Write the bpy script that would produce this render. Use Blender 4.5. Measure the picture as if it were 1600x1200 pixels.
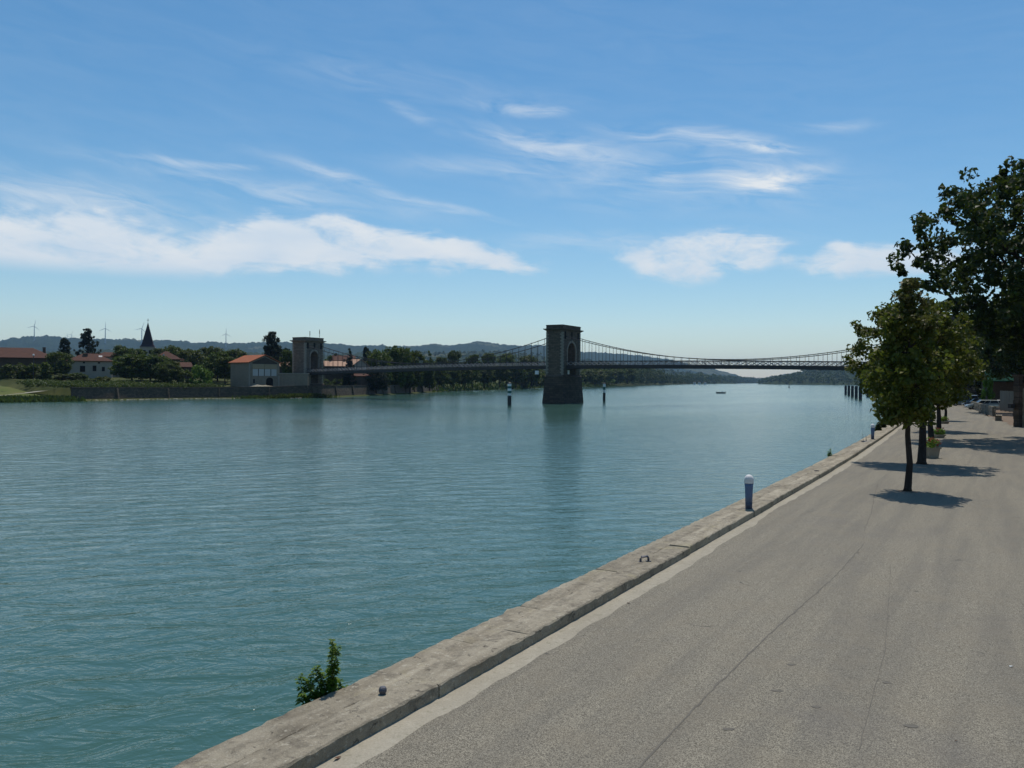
import bpy, bmesh, math, random
import numpy as np
from mathutils import Vector, Matrix

for o in list(bpy.data.objects):
    bpy.data.objects.remove(o, do_unlink=True)
SC = bpy.context.scene
COL = SC.collection
R = math.radians

# ------------------------------------------------------------------ camera, light, sky
CAM_H = 4.0            # eye above the quay road
FPX = 1244.0           # 28 mm equivalent on a 1600 px wide frame
ROLL = 0.007           # the photographer held the camera slightly tilted
cam_d = bpy.data.cameras.new('camera')
cam = bpy.data.objects.new('camera', cam_d)
COL.objects.link(cam)
cam_d.sensor_width = 36.0
cam_d.lens = 36.0 * FPX / 1600.0
cam_d.shift_y = -5.5 / 1600.0
cam_d.clip_start = 0.1
cam_d.clip_end = 40000
cam.matrix_world = Matrix.Translation((0, 0, CAM_H)) @ Matrix.Rotation(R(90), 4, 'X') @ Matrix.Rotation(ROLL, 4, 'Z')
SC.camera = cam

SUN_EL = 68.0
SUN_AZ = 12.0          # degrees to the right of the view direction
SUN_STRENGTH = 3.6
SKY_STRENGTH = 0.105
sun_d = bpy.data.lights.new('sun', 'SUN')
sun_d.energy = SUN_STRENGTH
sun_d.angle = R(0.53)
sun_d.color = (1.0, 0.95, 0.87)
sun = bpy.data.objects.new('sun', sun_d)
COL.objects.link(sun)
sdir = Vector((math.sin(R(SUN_AZ)) * math.cos(R(SUN_EL)), math.cos(R(SUN_AZ)) * math.cos(R(SUN_EL)), math.sin(R(SUN_EL))))
sun.rotation_euler = sdir.to_track_quat('Z', 'Y').to_euler()
sun.location = (0, 0, 60)

VS = SC.view_settings
VS.view_transform = 'Standard'
VS.look = 'None'
VS.gamma = 1.0
VS.use_curve_mapping = False
VS.exposure = 0.0
HAZE = 5.5e-5

SC.render.engine = 'CYCLES'
cy = SC.cycles
cy.use_denoising = True
cy.max_bounces = 6
cy.diffuse_bounces = 2
cy.glossy_bounces = 2
cy.transmission_bounces = 4
cy.transparent_max_bounces = 8
cy.volume_bounces = 0
cy.sample_clamp_indirect = 4.0
cy.sample_clamp_direct = 3.0
cy.use_adaptive_sampling = True


def pix_ang(px, py):
    """azimuth and elevation of a direction seen from the quay"""
    u, v = px - 800, 600 - py
    c, s = math.cos(ROLL), math.sin(ROLL)
    x, z = (u * c - v * s) / FPX, (u * s + v * c - 5.5) / FPX
    return math.atan2(x, 1), math.atan2(z, math.hypot(1, x))


def ray(px, py):
    u, v = px - 800, 600 - py
    c, s = math.cos(ROLL), math.sin(ROLL)
    return (u * c - v * s) / FPX, (u * s + v * c - 5.5) / FPX


def at(px, py, d):
    a, b = ray(px, py)
    return Vector((a * d, d, CAM_H + b * d))


def on(px, py, z):
    a, b = ray(px, py)
    d = (z - CAM_H) / b
    return Vector((a * d, d, z))


class NT:
    def __init__(self, tree):
        self.t = tree
        self.t.nodes.clear()

    def n(self, kind, **kw):
        nd = self.t.nodes.new('ShaderNode' + kind)
        ins = kw.pop('ins', {})
        for k, v in kw.items():
            setattr(nd, k, v)
        for k, v in ins.items():
            if hasattr(v, 'is_output'):
                self.t.links.new(v, nd.inputs[k])
            else:
                nd.inputs[k].default_value = v
        return nd

    def math(self, op, a, b=None, clamp=False):
        nd = self.t.nodes.new('ShaderNodeMath')
        nd.operation = op
        nd.use_clamp = clamp
        for i, v in enumerate((a, b)):
            if v is None:
                continue
            if hasattr(v, 'is_output'):
                self.t.links.new(v, nd.inputs[i])
            else:
                nd.inputs[i].default_value = v
        return nd.outputs[0]

    def mapr(self, v, a, b, c=0.0, d=1.0, smooth=False):
        nd = self.t.nodes.new('ShaderNodeMapRange')
        nd.interpolation_type = 'SMOOTHSTEP' if smooth else 'LINEAR'
        self.t.links.new(v, nd.inputs[0])
        for i, q in enumerate((a, b, c, d)):
            nd.inputs[i + 1].default_value = q
        return nd.outputs[0]

    def mix(self, f, a, b, blend='MIX'):
        nd = self.t.nodes.new('ShaderNodeMix')
        nd.data_type = 'RGBA'
        nd.blend_type = blend
        nd.clamp_factor = True
        for i, v in ((0, f), (6, a), (7, b)):
            if hasattr(v, 'is_output'):
                self.t.links.new(v, nd.inputs[i])
            elif i == 0:
                nd.inputs[0].default_value = v
            else:
                nd.inputs[i].default_value = (*v, 1) if len(v) == 3 else v
        return nd.outputs[2]

    def noise(self, vec, scale, detail=4, rough=0.55, dist=0.0, out=0):
        nd = self.t.nodes.new('ShaderNodeTexNoise')
        self.t.links.new(vec, nd.inputs['Vector'])
        nd.inputs['Scale'].default_value = scale
        nd.inputs['Detail'].default_value = detail
        nd.inputs['Roughness'].default_value = rough
        nd.inputs['Distortion'].default_value = dist
        return nd.outputs[out]

    def mapping(self, vec, loc=(0, 0, 0), rot=(0, 0, 0), scale=(1, 1, 1), kind='POINT'):
        nd = self.t.nodes.new('ShaderNodeMapping')
        nd.vector_type = kind
        self.t.links.new(vec, nd.inputs['Vector'])
        nd.inputs['Location'].default_value = loc
        nd.inputs['Rotation'].default_value = rot
        nd.inputs['Scale'].default_value = scale
        return nd.outputs[0]

    def link(self, a, b):
        self.t.links.new(a, b)


def build_world():
    w = bpy.data.worlds.new('World')
    SC.world = w
    w.use_nodes = True
    T = NT(w.node_tree)
    sky = T.n('TexSky', sky_type='NISHITA', sun_disc=False, sun_elevation=R(SUN_EL), sun_rotation=R(SUN_AZ),
              altitude=200, air_density=1.0, dust_density=0.3, ozone_density=1.2)
    tc = T.n('TexCoord').outputs['Generated']
    sep = T.n('SeparateXYZ', ins={0: tc})
    az = T.math('ARCTAN2', sep.outputs[0], sep.outputs[1])
    el = T.math('ARCSINE', sep.outputs[2])
    AE = T.n('CombineXYZ', ins={0: az, 1: el}).outputs[0]

    def warp(v, amt, scale):
        nz = T.n('TexNoise', ins={'Vector': v, 'Scale': scale, 'Detail': 3.0})
        c = T.n('VectorMath', operation='SUBTRACT', ins={0: nz.outputs['Color'], 1: (0.5, 0.5, 0.5)}).outputs[0]
        c = T.n('VectorMath', operation='MULTIPLY', ins={0: c, 1: (amt, amt * 0.5, 0)}).outputs[0]
        return T.n('VectorMath', operation='ADD', ins={0: v, 1: c}).outputs[0]

    W = warp(AE, 0.13, 9.0)
    WC = warp(AE, 0.07, 5.0)

    def blob(vec, px, py, rx, ry, rot=0.0, hard=0.0):
        a, e = pix_ang(px, py)
        k = math.cos(a)
        m = T.mapping(vec, (a, e, 0), (0, 0, rot), (rx / FPX * k * k, ry / FPX * k, 1), 'TEXTURE')
        ln = T.n('VectorMath', operation='LENGTH', ins={0: m}).outputs['Value']
        return T.mapr(ln, hard, 1.0, 1.0, 0.0, True)

    def addup(lst):
        o = lst[0]
        for q in lst[1:]:
            o = T.math('ADD', o, q)
        return o

    # cumulus bank low on the left, the lens cloud and the ragged one on the right
    cum = [blob(W, -120, 372, 290, 88, 0.02, .1), blob(W, 60, 362, 290, 72, 0.0, .1), blob(W, 110, 405, 340, 46, 0, .1),
           blob(W, 330, 392, 280, 62, 0, .1), blob(W, 480, 385, 200, 66, -0.05, .1), blob(W, 640, 392, 160, 54, -0.10, .1),
           blob(W, 770, 405, 130, 36, -0.15, .1), blob(W, 545, 358, 50, 34, 0, 0),
           blob(W, 1075, 402, 200, 58, 0.02, .3), blob(W, 1330, 415, 150, 38, 0, 0), blob(W, 1450, 410, 180, 44, 0, 0)]
    # outside the view the same broken bank goes on round the sky
    out = T.mapr(T.math('ABSOLUTE', az), 0.66, 0.95, 0.0, 1.0, True)
    bandn = T.noise(T.mapping(AE, scale=(1.0, 3.0, 1)), 2.2, 3)
    band = T.math('MULTIPLY', T.mapr(T.math('ABSOLUTE', T.math('SUBTRACT', el, 0.17)), 0.0, 0.12, 1.0, 0.0, True), T.mapr(bandn, .45, .65))
    cum.append(T.math('MULTIPLY', band, out))
    base = T.mapr(el, R(6.2), R(7.6), 0.0, 1.0, True)
    mask = T.math('MINIMUM', addup(cum), 1.15)
    n1 = T.noise(T.mapping(AE, scale=(1, 2.0, 1)), 24.0, 9, 0.66, 0.6)
    n2 = T.noise(T.mapping(AE, (0, 0, 0), (0, 0, -.12), (.5, .11, 1), 'TEXTURE'), 3.0, 8, 0.62, 0.7)
    dens = T.math('ADD', T.math('MULTIPLY', mask, 1.15), T.math('ADD', T.math('MULTIPLY', n1, 2.3), T.math('MULTIPLY', n2, 3.4)))
    d1 = T.mapr(dens, 2.86, 4.3, 0.0, 0.96, True)
    d1 = T.math('MULTIPLY', T.math('MULTIPLY', d1, base), T.mapr(mask, 0.04, 0.5, 0.0, 1.0, True))
    # cirrus: thin tilted veils combed by long stretched noise
    cir = [blob(WC, 310, 259, 150, 8, 0.02), blob(WC, 560, 292, 230, 16, -0.22), blob(WC, 700, 330, 150, 9, -0.2),
           blob(WC, 420, 300, 420, 30, -0.10), blob(WC, 120, 315, 420, 50, -0.06),
           blob(WC, 640, 180, 90, 14, -0.42), blob(WC, 800, 166, 120, 16, -0.12), blob(WC, 870, 175, 30, 10, 0.1),
           blob(WC, 1080, 215, 230, 22, -0.14), blob(WC, 1190, 232, 90, 14, -0.1), blob(WC, 860, 225, 260, 30, -0.18),
           blob(WC, 1180, 288, 130, 24, -0.10), blob(WC, 1240, 275, 100, 26, 0.2), blob(WC, 1030, 275, 40, 22, -0.3),
           blob(WC, 1320, 195, 130, 14, -0.1), blob(WC, 720, 260, 200, 26, 0.0), blob(WC, 980, 380, 380, 24, 0.0),
           blob(WC, 1050, 280, 420, 80, -0.08), blob(WC, 640, 130, 420, 40, -0.1)]
    cw = [1.0, .85, .8, .8, 1.0, .7, .9, .5, 1.2, 1.0, .85, 1.2, .9, .5, .5, .55, .8, .7, .22]
    cmask = addup([T.math('MULTIPLY', c, k) for c, k in zip(cir, cw)])
    veil = T.math('MULTIPLY', T.math('MULTIPLY', T.mapr(el, .05, .3, 0, 1, True), T.mapr(el, .5, 1.0, 1, .3, True)), 0.08)
    cmask = T.math('ADD', cmask, veil)
    m3 = T.mapping(WC, (0, 0, 0), (0, 0, -0.13), (.42, .075, 1), 'TEXTURE')
    n3 = T.noise(m3, 4.0, 8, 0.62, 0.8)
    n4 = T.noise(AE, 3.0, 4, 0.5)
    comb = T.math('MULTIPLY', T.mapr(n3, 0.34, 0.72, 0.0, 1.1), T.mapr(n4, .3, .65, .35, 1.0))
    d2 = T.math('MULTIPLY', T.math('MULTIPLY', cmask, comb), 0.78, True)
    d = T.math('SUBTRACT', 1.0, T.math('MULTIPLY', T.math('SUBTRACT', 1.0, d1), T.math('SUBTRACT', 1.0, d2)))
    tone = T.noise(T.mapping(AE, (7, 2, 0), scale=(1, 3.0, 1)), 9.0, 5, 0.5)
    ccol = T.mix(T.mapr(tone, .35, .65), (6.3, 7.2, 8.1), (7.6, 8.0, 8.3))
    hsv = T.n('HueSaturation', ins={'Saturation': SKY_SAT, 'Value': SKY_VAL, 'Hue': 0.492, 'Color': sky.outputs[0]})
    full = T.mix(d, hsv.outputs[0], ccol)
    bg = T.n('Background', ins={'Color': full, 'Strength': SKY_STRENGTH})
    o = T.n('OutputWorld')
    T.link(bg.outputs[0], o.inputs[0])
    w.cycles.sampling_method = 'MANUAL'
    w.cycles.sample_map_resolution = 512


SKY_SAT, SKY_VAL = 1.30, 1.06
build_world()

# ------------------------------------------------------------------ materials
MATS = {}


def new_mat(name):
    m = bpy.data.materials.new(name)
    m.use_nodes = True
    T = NT(m.node_tree)
    MATS[name] = m
    return m, T


def finish(T, shader, disp=None):
    o = T.n('OutputMaterial')
    T.link(shader, o.inputs[0])


def simple(name, c1, c2=None, scale=1.0, rough=0.8, spec=0.3, bump=0.0, bscale=None, metal=0.0, detail=5, stretch=(1, 1, 1), coat=0.0):
    m, T = new_mat(name)
    co = T.n('TexCoord').outputs['Object']
    if stretch != (1, 1, 1):
        co = T.mapping(co, scale=stretch)
    p = T.n('BsdfPrincipled', ins={'Roughness': rough, 'Specular IOR Level': spec, 'Metallic': metal, 'Coat Weight': coat})
    if c2 is None:
        c2 = tuple(v * .8 for v in c1)
    nz = T.noise(co, scale, detail, .6)
    T.link(T.mix(T.mapr(nz, .32, .68), c1, c2), p.inputs['Base Color'])
    if bump:
        b = T.n('Bump', ins={'Strength': bump, 'Distance': .05, 'Height': T.noise(co, bscale or scale * 4, 4, .6)})
        T.link(b.outputs[0], p.inputs['Normal'])
    finish(T, p.outputs[0])
    return m


def leaf_mat(name, c1, c2, c3=None, rough=0.55, trans=0.3, patch=0.6, spec=.25):
    m, T = new_mat(name)
    geo = T.n('NewGeometry')
    oi = T.n('ObjectInfo')
    rnd = geo.outputs['Random Per Island']
    nz = T.noise(geo.outputs['Position'], patch, 3)
    f = T.math('ADD', T.math('MULTIPLY', rnd, .55), T.math('MULTIPLY', T.mapr(nz, .3, .7), .5), True)
    col = T.mix(f, c1, c2)
    if c3:
        col = T.mix(T.mapr(rnd, .86, .95), col, c3)
    hv = T.n('HueSaturation', ins={'Hue': T.mapr(oi.outputs['Random'], 0, 1, .485, .515), 'Value': T.mapr(oi.outputs['Random'], 0, 1, .8, 1.25), 'Color': col})
    p = T.n('BsdfPrincipled', ins={'Roughness': rough, 'Specular IOR Level': spec, 'Base Color': hv.outputs[0]})
    tr = T.n('BsdfTranslucent', ins={'Color': T.mix(.5, hv.outputs[0], (.12, .17, .02))})
    mx = T.n('MixShader', ins={0: trans, 1: p.outputs[0], 2: tr.outputs[0]})
    finish(T, mx.outputs[0])
    return m


def water_mat():
    m, T = new_mat('river_water')
    co = T.n('NewGeometry').outputs['Position']
    big = T.noise(T.mapping(co, (0, 0, 0), (0, 0, .9), (130, 40, 1), 'TEXTURE'), 1.0, 4, .55, .5)
    calm = T.mapr(big, .33, .67, .45, 1.15)
    w1 = T.noise(T.mapping(co, (0, 0, 0), (0, 0, .30), (1.9, .95, 1), 'TEXTURE'), 1.0, 4, .55, .9)
    w2 = T.noise(T.mapping(co, (0, 0, 0), (0, 0, -.35), (.85, .42, 1), 'TEXTURE'), 1.0, 4, .6, .7)
    w3 = T.noise(T.mapping(co, (0, 0, 0), (0, 0, .3), (7.5, 4.0, 1), 'TEXTURE'), 1.0, 3, .5, .5)
    h = T.math('ADD', T.math('MULTIPLY', w1, .36), T.math('ADD', T.math('MULTIPLY', w2, .105), T.math('MULTIPLY', w3, .18)))
    h = T.math('MULTIPLY', h, calm)
    b = T.n('Bump', ins={'Strength': 1.0, 'Distance': .31, 'Height': h})
    tint = T.mix(T.mapr(T.noise(co, .03, 3), .35, .65), (.042, .100, .080), (.053, .114, .091))
    p = T.n('BsdfPrincipled', ins={'Base Color': tint, 'Roughness': .11, 'IOR': 1.333, 'Specular IOR Level': .5, 'Normal': b.outputs[0]})
    finish(T, p.outputs[0])
    return m


def asphalt_mat():
    m, T = new_mat('old_asphalt')
    co = T.n('NewGeometry').outputs['Position']
    vor = T.n('TexVoronoi', ins={'Vector': co, 'Scale': 105.0})
    chip = T.n('SeparateColor', ins={0: vor.outputs['Color']})
    fine = T.noise(co, 130, 2, .6)
    mid = T.noise(co, 1.3, 5, .6, .3)
    along = T.noise(T.mapping(co, (0, 0, 0), (0, 0, 1.02), (9.0, .55, 1), 'TEXTURE'), 1.0, 5, .6, .4)
    stain = T.noise(co, .35, 4, .55, .4)
    c = T.mix(T.mapr(chip.outputs[0], .1, .95), (.082, .070, .051), (.385, .343, .258))
    c = T.mix(T.mapr(fine, .3, .7, 0, .45), c, (.125, .112, .088))
    c = T.mix(T.mapr(along, .42, .62, 0, .34), c, (.098, .091, .080))
    c = T.mix(T.mapr(mid, .45, .75, 0, .4), c, (.205, .172, .122))
    c = T.mix(T.mapr(stain, .56, .72, 0, .36), c, (.125, .113, .103))
    spot = T.noise(co, 2.4, 2, .4, 1.2)
    c = T.mix(T.mapr(spot, .73, .78, 0, .7), c, (.06, .055, .05))
    b = T.n('Bump', ins={'Strength': .55, 'Distance': .006, 'Height': T.math('ADD', vor.outputs['Distance'], fine)})
    p = T.n('BsdfPrincipled', ins={'Base Color': c, 'Roughness': .9, 'Specular IOR Level': .25, 'Normal': b.outputs[0]})
    finish(T, p.outputs[0])
    return m


def stone_mat(name, c1, c2, c3, dark=(.06, .055, .05), bump=.6, scale=1.0, course=0):
    """weathered stone: two tones, pale lichen blotches and dark pits"""
    m, T = new_mat(name)
    co = T.n('NewGeometry').outputs['Position']
    oi = T.n('ObjectInfo').outputs['Random']
    a = T.noise(co, 1.1 * scale, 6, .62, .3)
    bb = T.noise(co, 5.5 * scale, 6, .65, .3)
    g = T.noise(co, 38 * scale, 3, .6)
    c = T.mix(T.mapr(a, .35, .65), c1, c2)
    c = T.mix(T.mapr(bb, .52, .70, 0, .8), c, c3)
    c = T.mix(T.mapr(T.noise(co, 9 * scale, 5, .7, .5), .55, .72, 0, .75), c, dark)
    c = T.mix(T.mapr(g, .35, .7, 0, .4), c, tuple(v * .55 for v in c1))
    if course:
        ob = T.n('SeparateXYZ', ins={0: T.n('TexCoord').outputs['Object']})
        uv = T.n('CombineXYZ', ins={0: T.math('ADD', ob.outputs[0], ob.outputs[1]), 1: ob.outputs[2]}).outputs[0]
        bk = T.n('TexBrick', ins={'Vector': uv, 'Color1': (.62, .62, .62, 1), 'Color2': (1.3, 1.25, 1.2, 1), 'Mortar': (.45, .43, .42, 1), 'Scale': 1.0, 'Mortar Size': .035,
                                  'Brick Width': course * 2.2, 'Row Height': course})
        c = T.mix(.75, c, bk.outputs[0], 'MULTIPLY')
    hv = T.n('HueSaturation', ins={'Value': T.mapr(oi, 0, 1, .86, 1.12), 'Color': c})
    b = T.n('Bump', ins={'Strength': bump, 'Distance': .02 / scale, 'Height': T.math('ADD', bb, T.math('MULTIPLY', g, .5))})
    p = T.n('BsdfPrincipled', ins={'Base Color': hv.outputs[0], 'Roughness': .9, 'Specular IOR Level': .25, 'Normal': b.outputs[0]})
    finish(T, p.outputs[0])
    return m


def coping_mat():
    m, T = new_mat('coping_stone')
    co = T.n('NewGeometry').outputs['Position']
    oi = T.n('ObjectInfo').outputs['Random']
    along = T.mapping(co, (0, 0, 0), (0, 0, 1.02), (2.2, .35, 1), 'TEXTURE')
    a = T.noise(along, 1.0, 7, .66, .6)
    bl = T.noise(co, 3.2, 7, .68, .4)
    sm = T.noise(co, 14, 6, .7, .3)
    gr = T.noise(co, 85, 3, .65)
    c = T.mix(T.mapr(a, .34, .66), (.25, .212, .150), (.47, .41, .305))
    c = T.mix(T.mapr(bl, .50, .68, 0, .9), c, (.155, .132, .098))
    c = T.mix(T.mapr(sm, .56, .70, 0, .85), c, (.62, .56, .44))
    c = T.mix(T.mapr(T.noise(co, 7.5, 6, .7, .8), .58, .68, 0, .9), c, (.060, .050, .040))
    c = T.mix(T.mapr(T.noise(co, 1.7, 5, .6, .5), .58, .70, 0, .55), c, (.42, .36, .21))
    c = T.mix(T.mapr(gr, .35, .72, 0, .55), c, (.11, .092, .07))
    hv = T.n('HueSaturation', ins={'Value': T.mapr(oi, 0, 1, .88, 1.12), 'Color': c})
    h = T.math('ADD', T.math('MULTIPLY', sm, 1.0), T.math('ADD', T.math('MULTIPLY', gr, .5), T.math('MULTIPLY', bl, 1.2)))
    b = T.n('Bump', ins={'Strength': .9, 'Distance': .025, 'Height': h})
    p = T.n('BsdfPrincipled', ins={'Base Color': hv.outputs[0], 'Roughness': .92, 'Specular IOR Level': .2, 'Normal': b.outputs[0]})
    finish(T, p.outputs[0])
    return m


def tile_mat(name, c1, c2):
    m, T = new_mat(name)
    co = T.n('TexCoord').outputs['Object']
    nz = T.noise(co, .9, 5, .6)
    n2 = T.noise(co, 6, 3, .6)
    c = T.mix(T.mapr(nz, .3, .7), c1, c2)
    c = T.mix(T.mapr(n2, .4, .7, 0, .5), c, tuple(v * .55 for v in c1))
    p = T.n('BsdfPrincipled', ins={'Base Color': c, 'Roughness': .85, 'Specular IOR Level': .2})
    finish(T, p.outputs[0])
    return m


def hill_mat(name, c1, c2, field, fields=.0):
    m, T = new_mat(name)
    co = T.n('NewGeometry').outputs['Position']
    nz = T.noise(co, .012, 8, .7)
    n2 = T.noise(co, .0022, 4, .5, .4)
    c = T.mix(T.mapr(nz, .38, .62), c1, c2)
    if fields:
        c = T.mix(T.mapr(n2, .62, .64, 0, fields), c, field)
    b = T.n('Bump', ins={'Strength': .8, 'Distance': 14.0, 'Height': T.noise(co, .03, 5, .7)})
    p = T.n('BsdfPrincipled', ins={'Base Color': c, 'Roughness': 1.0, 'Specular IOR Level': .05, 'Normal': b.outputs[0]})
    finish(T, p.outputs[0])
    return m


def glass_mat(name, c, rough=.08):
    return simple(name, c, tuple(v * .85 for v in c), .7, rough, .7)


M_water = water_mat()
M_asphalt = asphalt_mat()
M_coping = coping_mat()
M_gutter = stone_mat('gutter_concrete', (.31, .275, .21), (.365, .325, .25), (.41, .37, .29), (.16, .155, .095), .3)
M_quayface = stone_mat('quay_masonry', (.20, .17, .13), (.26, .22, .17), (.3, .28, .22))
M_tower = stone_mat('tower_stone', (.100, .078, .058), (.135, .105, .08), (.17, .135, .105), (.042, .034, .028), .6, .35, .46)
M_tower_pale = stone_mat('pale_tower_stone', (.150, .122, .093), (.19, .155, .12), (.23, .19, .15), (.07, .058, .047), .6, .35, .46)
M_quoin = stone_mat('pale_quoin_stone', (.27, .235, .19), (.32, .28, .23), (.37, .33, .27), (.13, .11, .09), .5, .4)
M_pier = stone_mat('pier_stone', (.070, .055, .042), (.095, .075, .058), (.12, .095, .075), (.034, .028, .023), .7, .35, .55)
M_bankwall = stone_mat('bank_wall_stone', (.092, .071, .05), (.12, .094, .067), (.15, .12, .088), (.04, .033, .024), .6, .3, .4)
M_iron = simple('dark_bridge_iron', (.028, .026, .028), (.045, .036, .034), .8, .55, .4)
M_lattice = simple('grey_bridge_lattice', (.34, .32, .31), (.22, .20, .20), .6, .55, .4)
M_deck = simple('bridge_deck_timber', (.10, .09, .08), (.14, .12, .10), 2, .9)
M_grass = simple('bank_grass', (.038, .050, .015), (.075, .078, .028), .12, 1, .1, .5, 2.0)
M_meadow = simple('riverside_lawn', (.070, .100, .022), (.13, .125, .045), .18, 1, .1, .3, 2.0)
M_soil = simple('verge_soil', (.150, .108, .078), (.215, .165, .122), .8, 1, .1, .8, 8)
M_ground = simple('ground_earth', (.07, .08, .035), (.10, .10, .05), .02, 1, .1)
M_path = simple('pale_path', (.40, .37, .31), (.33, .30, .25), .6, .95, .1)
M_shore = simple('shore_gravel', (.30, .27, .21), (.20, .18, .13), .8, 1, .1, .8, 3)
M_bark = simple('tree_bark', (.030, .024, .020), (.055, .043, .035), 5, .95, .1, .8, 14, stretch=(1, 1, .3))
M_darkbark = simple('dark_bark', (.025, .020, .016), (.045, .036, .03), 4, .95, .1, .8, 10, stretch=(1, 1, .3))
L_row = leaf_mat('row_tree_leaves', (.046, .062, .008), (.135, .150, .017), (.21, .19, .04), .5, .40, .9)
L_sparse = leaf_mat('dry_tree_leaves', (.05, .05, .014), (.11, .09, .028), (.20, .16, .07), .55, .3, .9)
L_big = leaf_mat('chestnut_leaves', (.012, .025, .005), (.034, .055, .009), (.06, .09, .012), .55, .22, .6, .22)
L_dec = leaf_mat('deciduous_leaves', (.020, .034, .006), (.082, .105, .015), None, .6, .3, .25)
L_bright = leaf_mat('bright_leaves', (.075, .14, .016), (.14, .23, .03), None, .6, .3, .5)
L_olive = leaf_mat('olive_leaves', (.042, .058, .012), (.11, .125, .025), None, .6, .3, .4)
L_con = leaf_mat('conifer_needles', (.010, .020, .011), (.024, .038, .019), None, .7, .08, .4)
L_shrub = leaf_mat('shrub_leaves', (.018, .032, .006), (.070, .092, .016), None, .6, .28, .6)
L_weed = leaf_mat('weed_leaves', (.085, .19, .02), (.18, .33, .04), (.25, .36, .08), .5, .5, 6)
L_red = leaf_mat('red_flowers', (.22, .03, .02), (.35, .06, .05), None, .6, .2, 4)
M_white = simple('white_paint', (.78, .78, .76), (.7, .7, .68), 2, .5, .4)
M_turb = simple('turbine_shade_grey', (.36, .38, .40), (.32, .34, .36), .1, .5, .4)  # mid grey puts the backlit shade of the turbines into the colour
M_bluepaint = simple('bollard_blue_paint', (.068, .112, .205), (.095, .145, .25), 7, .5, .45, .3, 30)
M_bluedark = simple('scuffed_blue_paint', (.045, .055, .085), (.07, .085, .13), 12, .6, .4, .5, 30)
M_capwhite = simple('chalky_white_paint', (.72, .70, .68), (.58, .55, .52), 9, .6, .35)
M_black = simple('black_paint', (.018, .018, .020), (.03, .03, .03), 2, .55, .4)
M_markgreen = simple('daymark_green', (.015, .10, .085), (.025, .12, .10), 2, .5, .4)
M_pile = simple('dark_steel_pile', (.022, .024, .030), (.045, .042, .045), 1.2, .7, .3)
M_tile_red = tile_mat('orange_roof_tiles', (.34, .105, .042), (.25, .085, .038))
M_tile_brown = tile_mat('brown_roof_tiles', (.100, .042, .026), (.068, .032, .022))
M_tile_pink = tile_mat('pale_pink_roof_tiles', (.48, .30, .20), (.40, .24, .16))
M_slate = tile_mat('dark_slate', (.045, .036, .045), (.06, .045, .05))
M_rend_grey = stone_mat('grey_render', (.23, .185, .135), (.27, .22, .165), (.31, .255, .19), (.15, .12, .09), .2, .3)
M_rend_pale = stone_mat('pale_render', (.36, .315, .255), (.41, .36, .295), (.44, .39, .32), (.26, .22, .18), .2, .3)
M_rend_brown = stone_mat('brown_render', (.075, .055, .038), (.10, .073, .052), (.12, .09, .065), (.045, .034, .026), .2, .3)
M_panel_tan = simple('tan_panel', (.33, .25, .16), (.29, .22, .14), .8, .8)
M_pale_window = simple('pale_shutter', (.44, .42, .39), (.40, .38, .36), .8, .5)
M_dark = simple('dark_opening', (.012, .011, .010), (.02, .018, .016), 1, .9, .1)
M_glass = glass_mat('window_glass', (.03, .035, .04))
M_wood = simple('dark_timber', (.05, .038, .03), (.08, .06, .045), 3, .85)
M_steel = simple('rusty_blue_steel', (.07, .085, .12), (.12, .11, .11), 30, .5, .5, .4, 60, metal=.5)
M_concrete = stone_mat('planter_concrete', (.24, .20, .145), (.28, .24, .18), (.33, .29, .22), (.13, .11, .08), .3, 1.5)
M_mosswall = stone_mat('mossy_wall', (.13, .12, .085), (.18, .155, .12), (.22, .20, .16), (.06, .065, .035), .9, .8)
M_gardenstone = stone_mat('garden_wall_stone', (.27, .24, .18), (.22, .20, .15), (.36, .33, .26), (.09, .085, .06), 1.0, .8)
M_greenroof = simple('green_sheet_roof', (.012, .05, .034), (.018, .06, .042), .8, .95, .05)  # green lowered to stand in for tree shade over the hut
M_fence = simple('grey_green_boards', (.105, .105, .085), (.145, .14, .115), 1.5, .85, .2, stretch=(1, 1, .2))
M_tyre = simple('tyre_rubber', (.018, .018, .018), (.03, .03, .03), 4, .85, .2)
M_rim = simple('alloy_rim', (.5, .5, .52), (.4, .4, .42), 4, .35, .5, metal=.8)
M_lamp = simple('headlamp_lens', (.75, .77, .8), (.6, .62, .65), 6, .1, .8)
M_tail = simple('tail_lamp', (.35, .01, .01), (.25, .01, .01), 6, .2, .6)
M_carsilver = simple('silver_car_paint', (.42, .43, .45), (.38, .39, .41), 1, .28, .6, metal=.5, coat=.6)
M_carblack = simple('black_car_paint', (.012, .013, .016), (.02, .02, .024), 1, .22, .6, coat=.8)
M_carbluegrey = simple('blue_grey_car_paint', (.13, .19, .24), (.11, .16, .2), 1, .28, .6, metal=.4, coat=.6)
M_cargreen = simple('pale_green_grey_car_paint', (.36, .39, .36), (.32, .34, .32), 1, .3, .6, metal=.4, coat=.6)
M_hull = simple('grey_boat_hull', (.16, .18, .17), (.12, .13, .12), 2, .5, .4)
M_skin = simple('skin', (.42, .25, .18), (.38, .22, .16), 8, .6)
M_cloth = simple('dark_shirt', (.03, .035, .06), (.04, .045, .07), 8, .9)
M_paper = simple('white_litter', (.75, .75, .72), (.65, .65, .62), 30, .8)
M_dryleaf = simple('dry_leaf', (.13, .055, .03), (.09, .05, .03), 40, .8)
M_crack = simple('tar_crack', (.108, .097, .078), (.148, .133, .108), 9, .9)
M_stem = simple('plant_stem', (.07, .09, .03), (.09, .09, .04), 8, .8)


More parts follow.
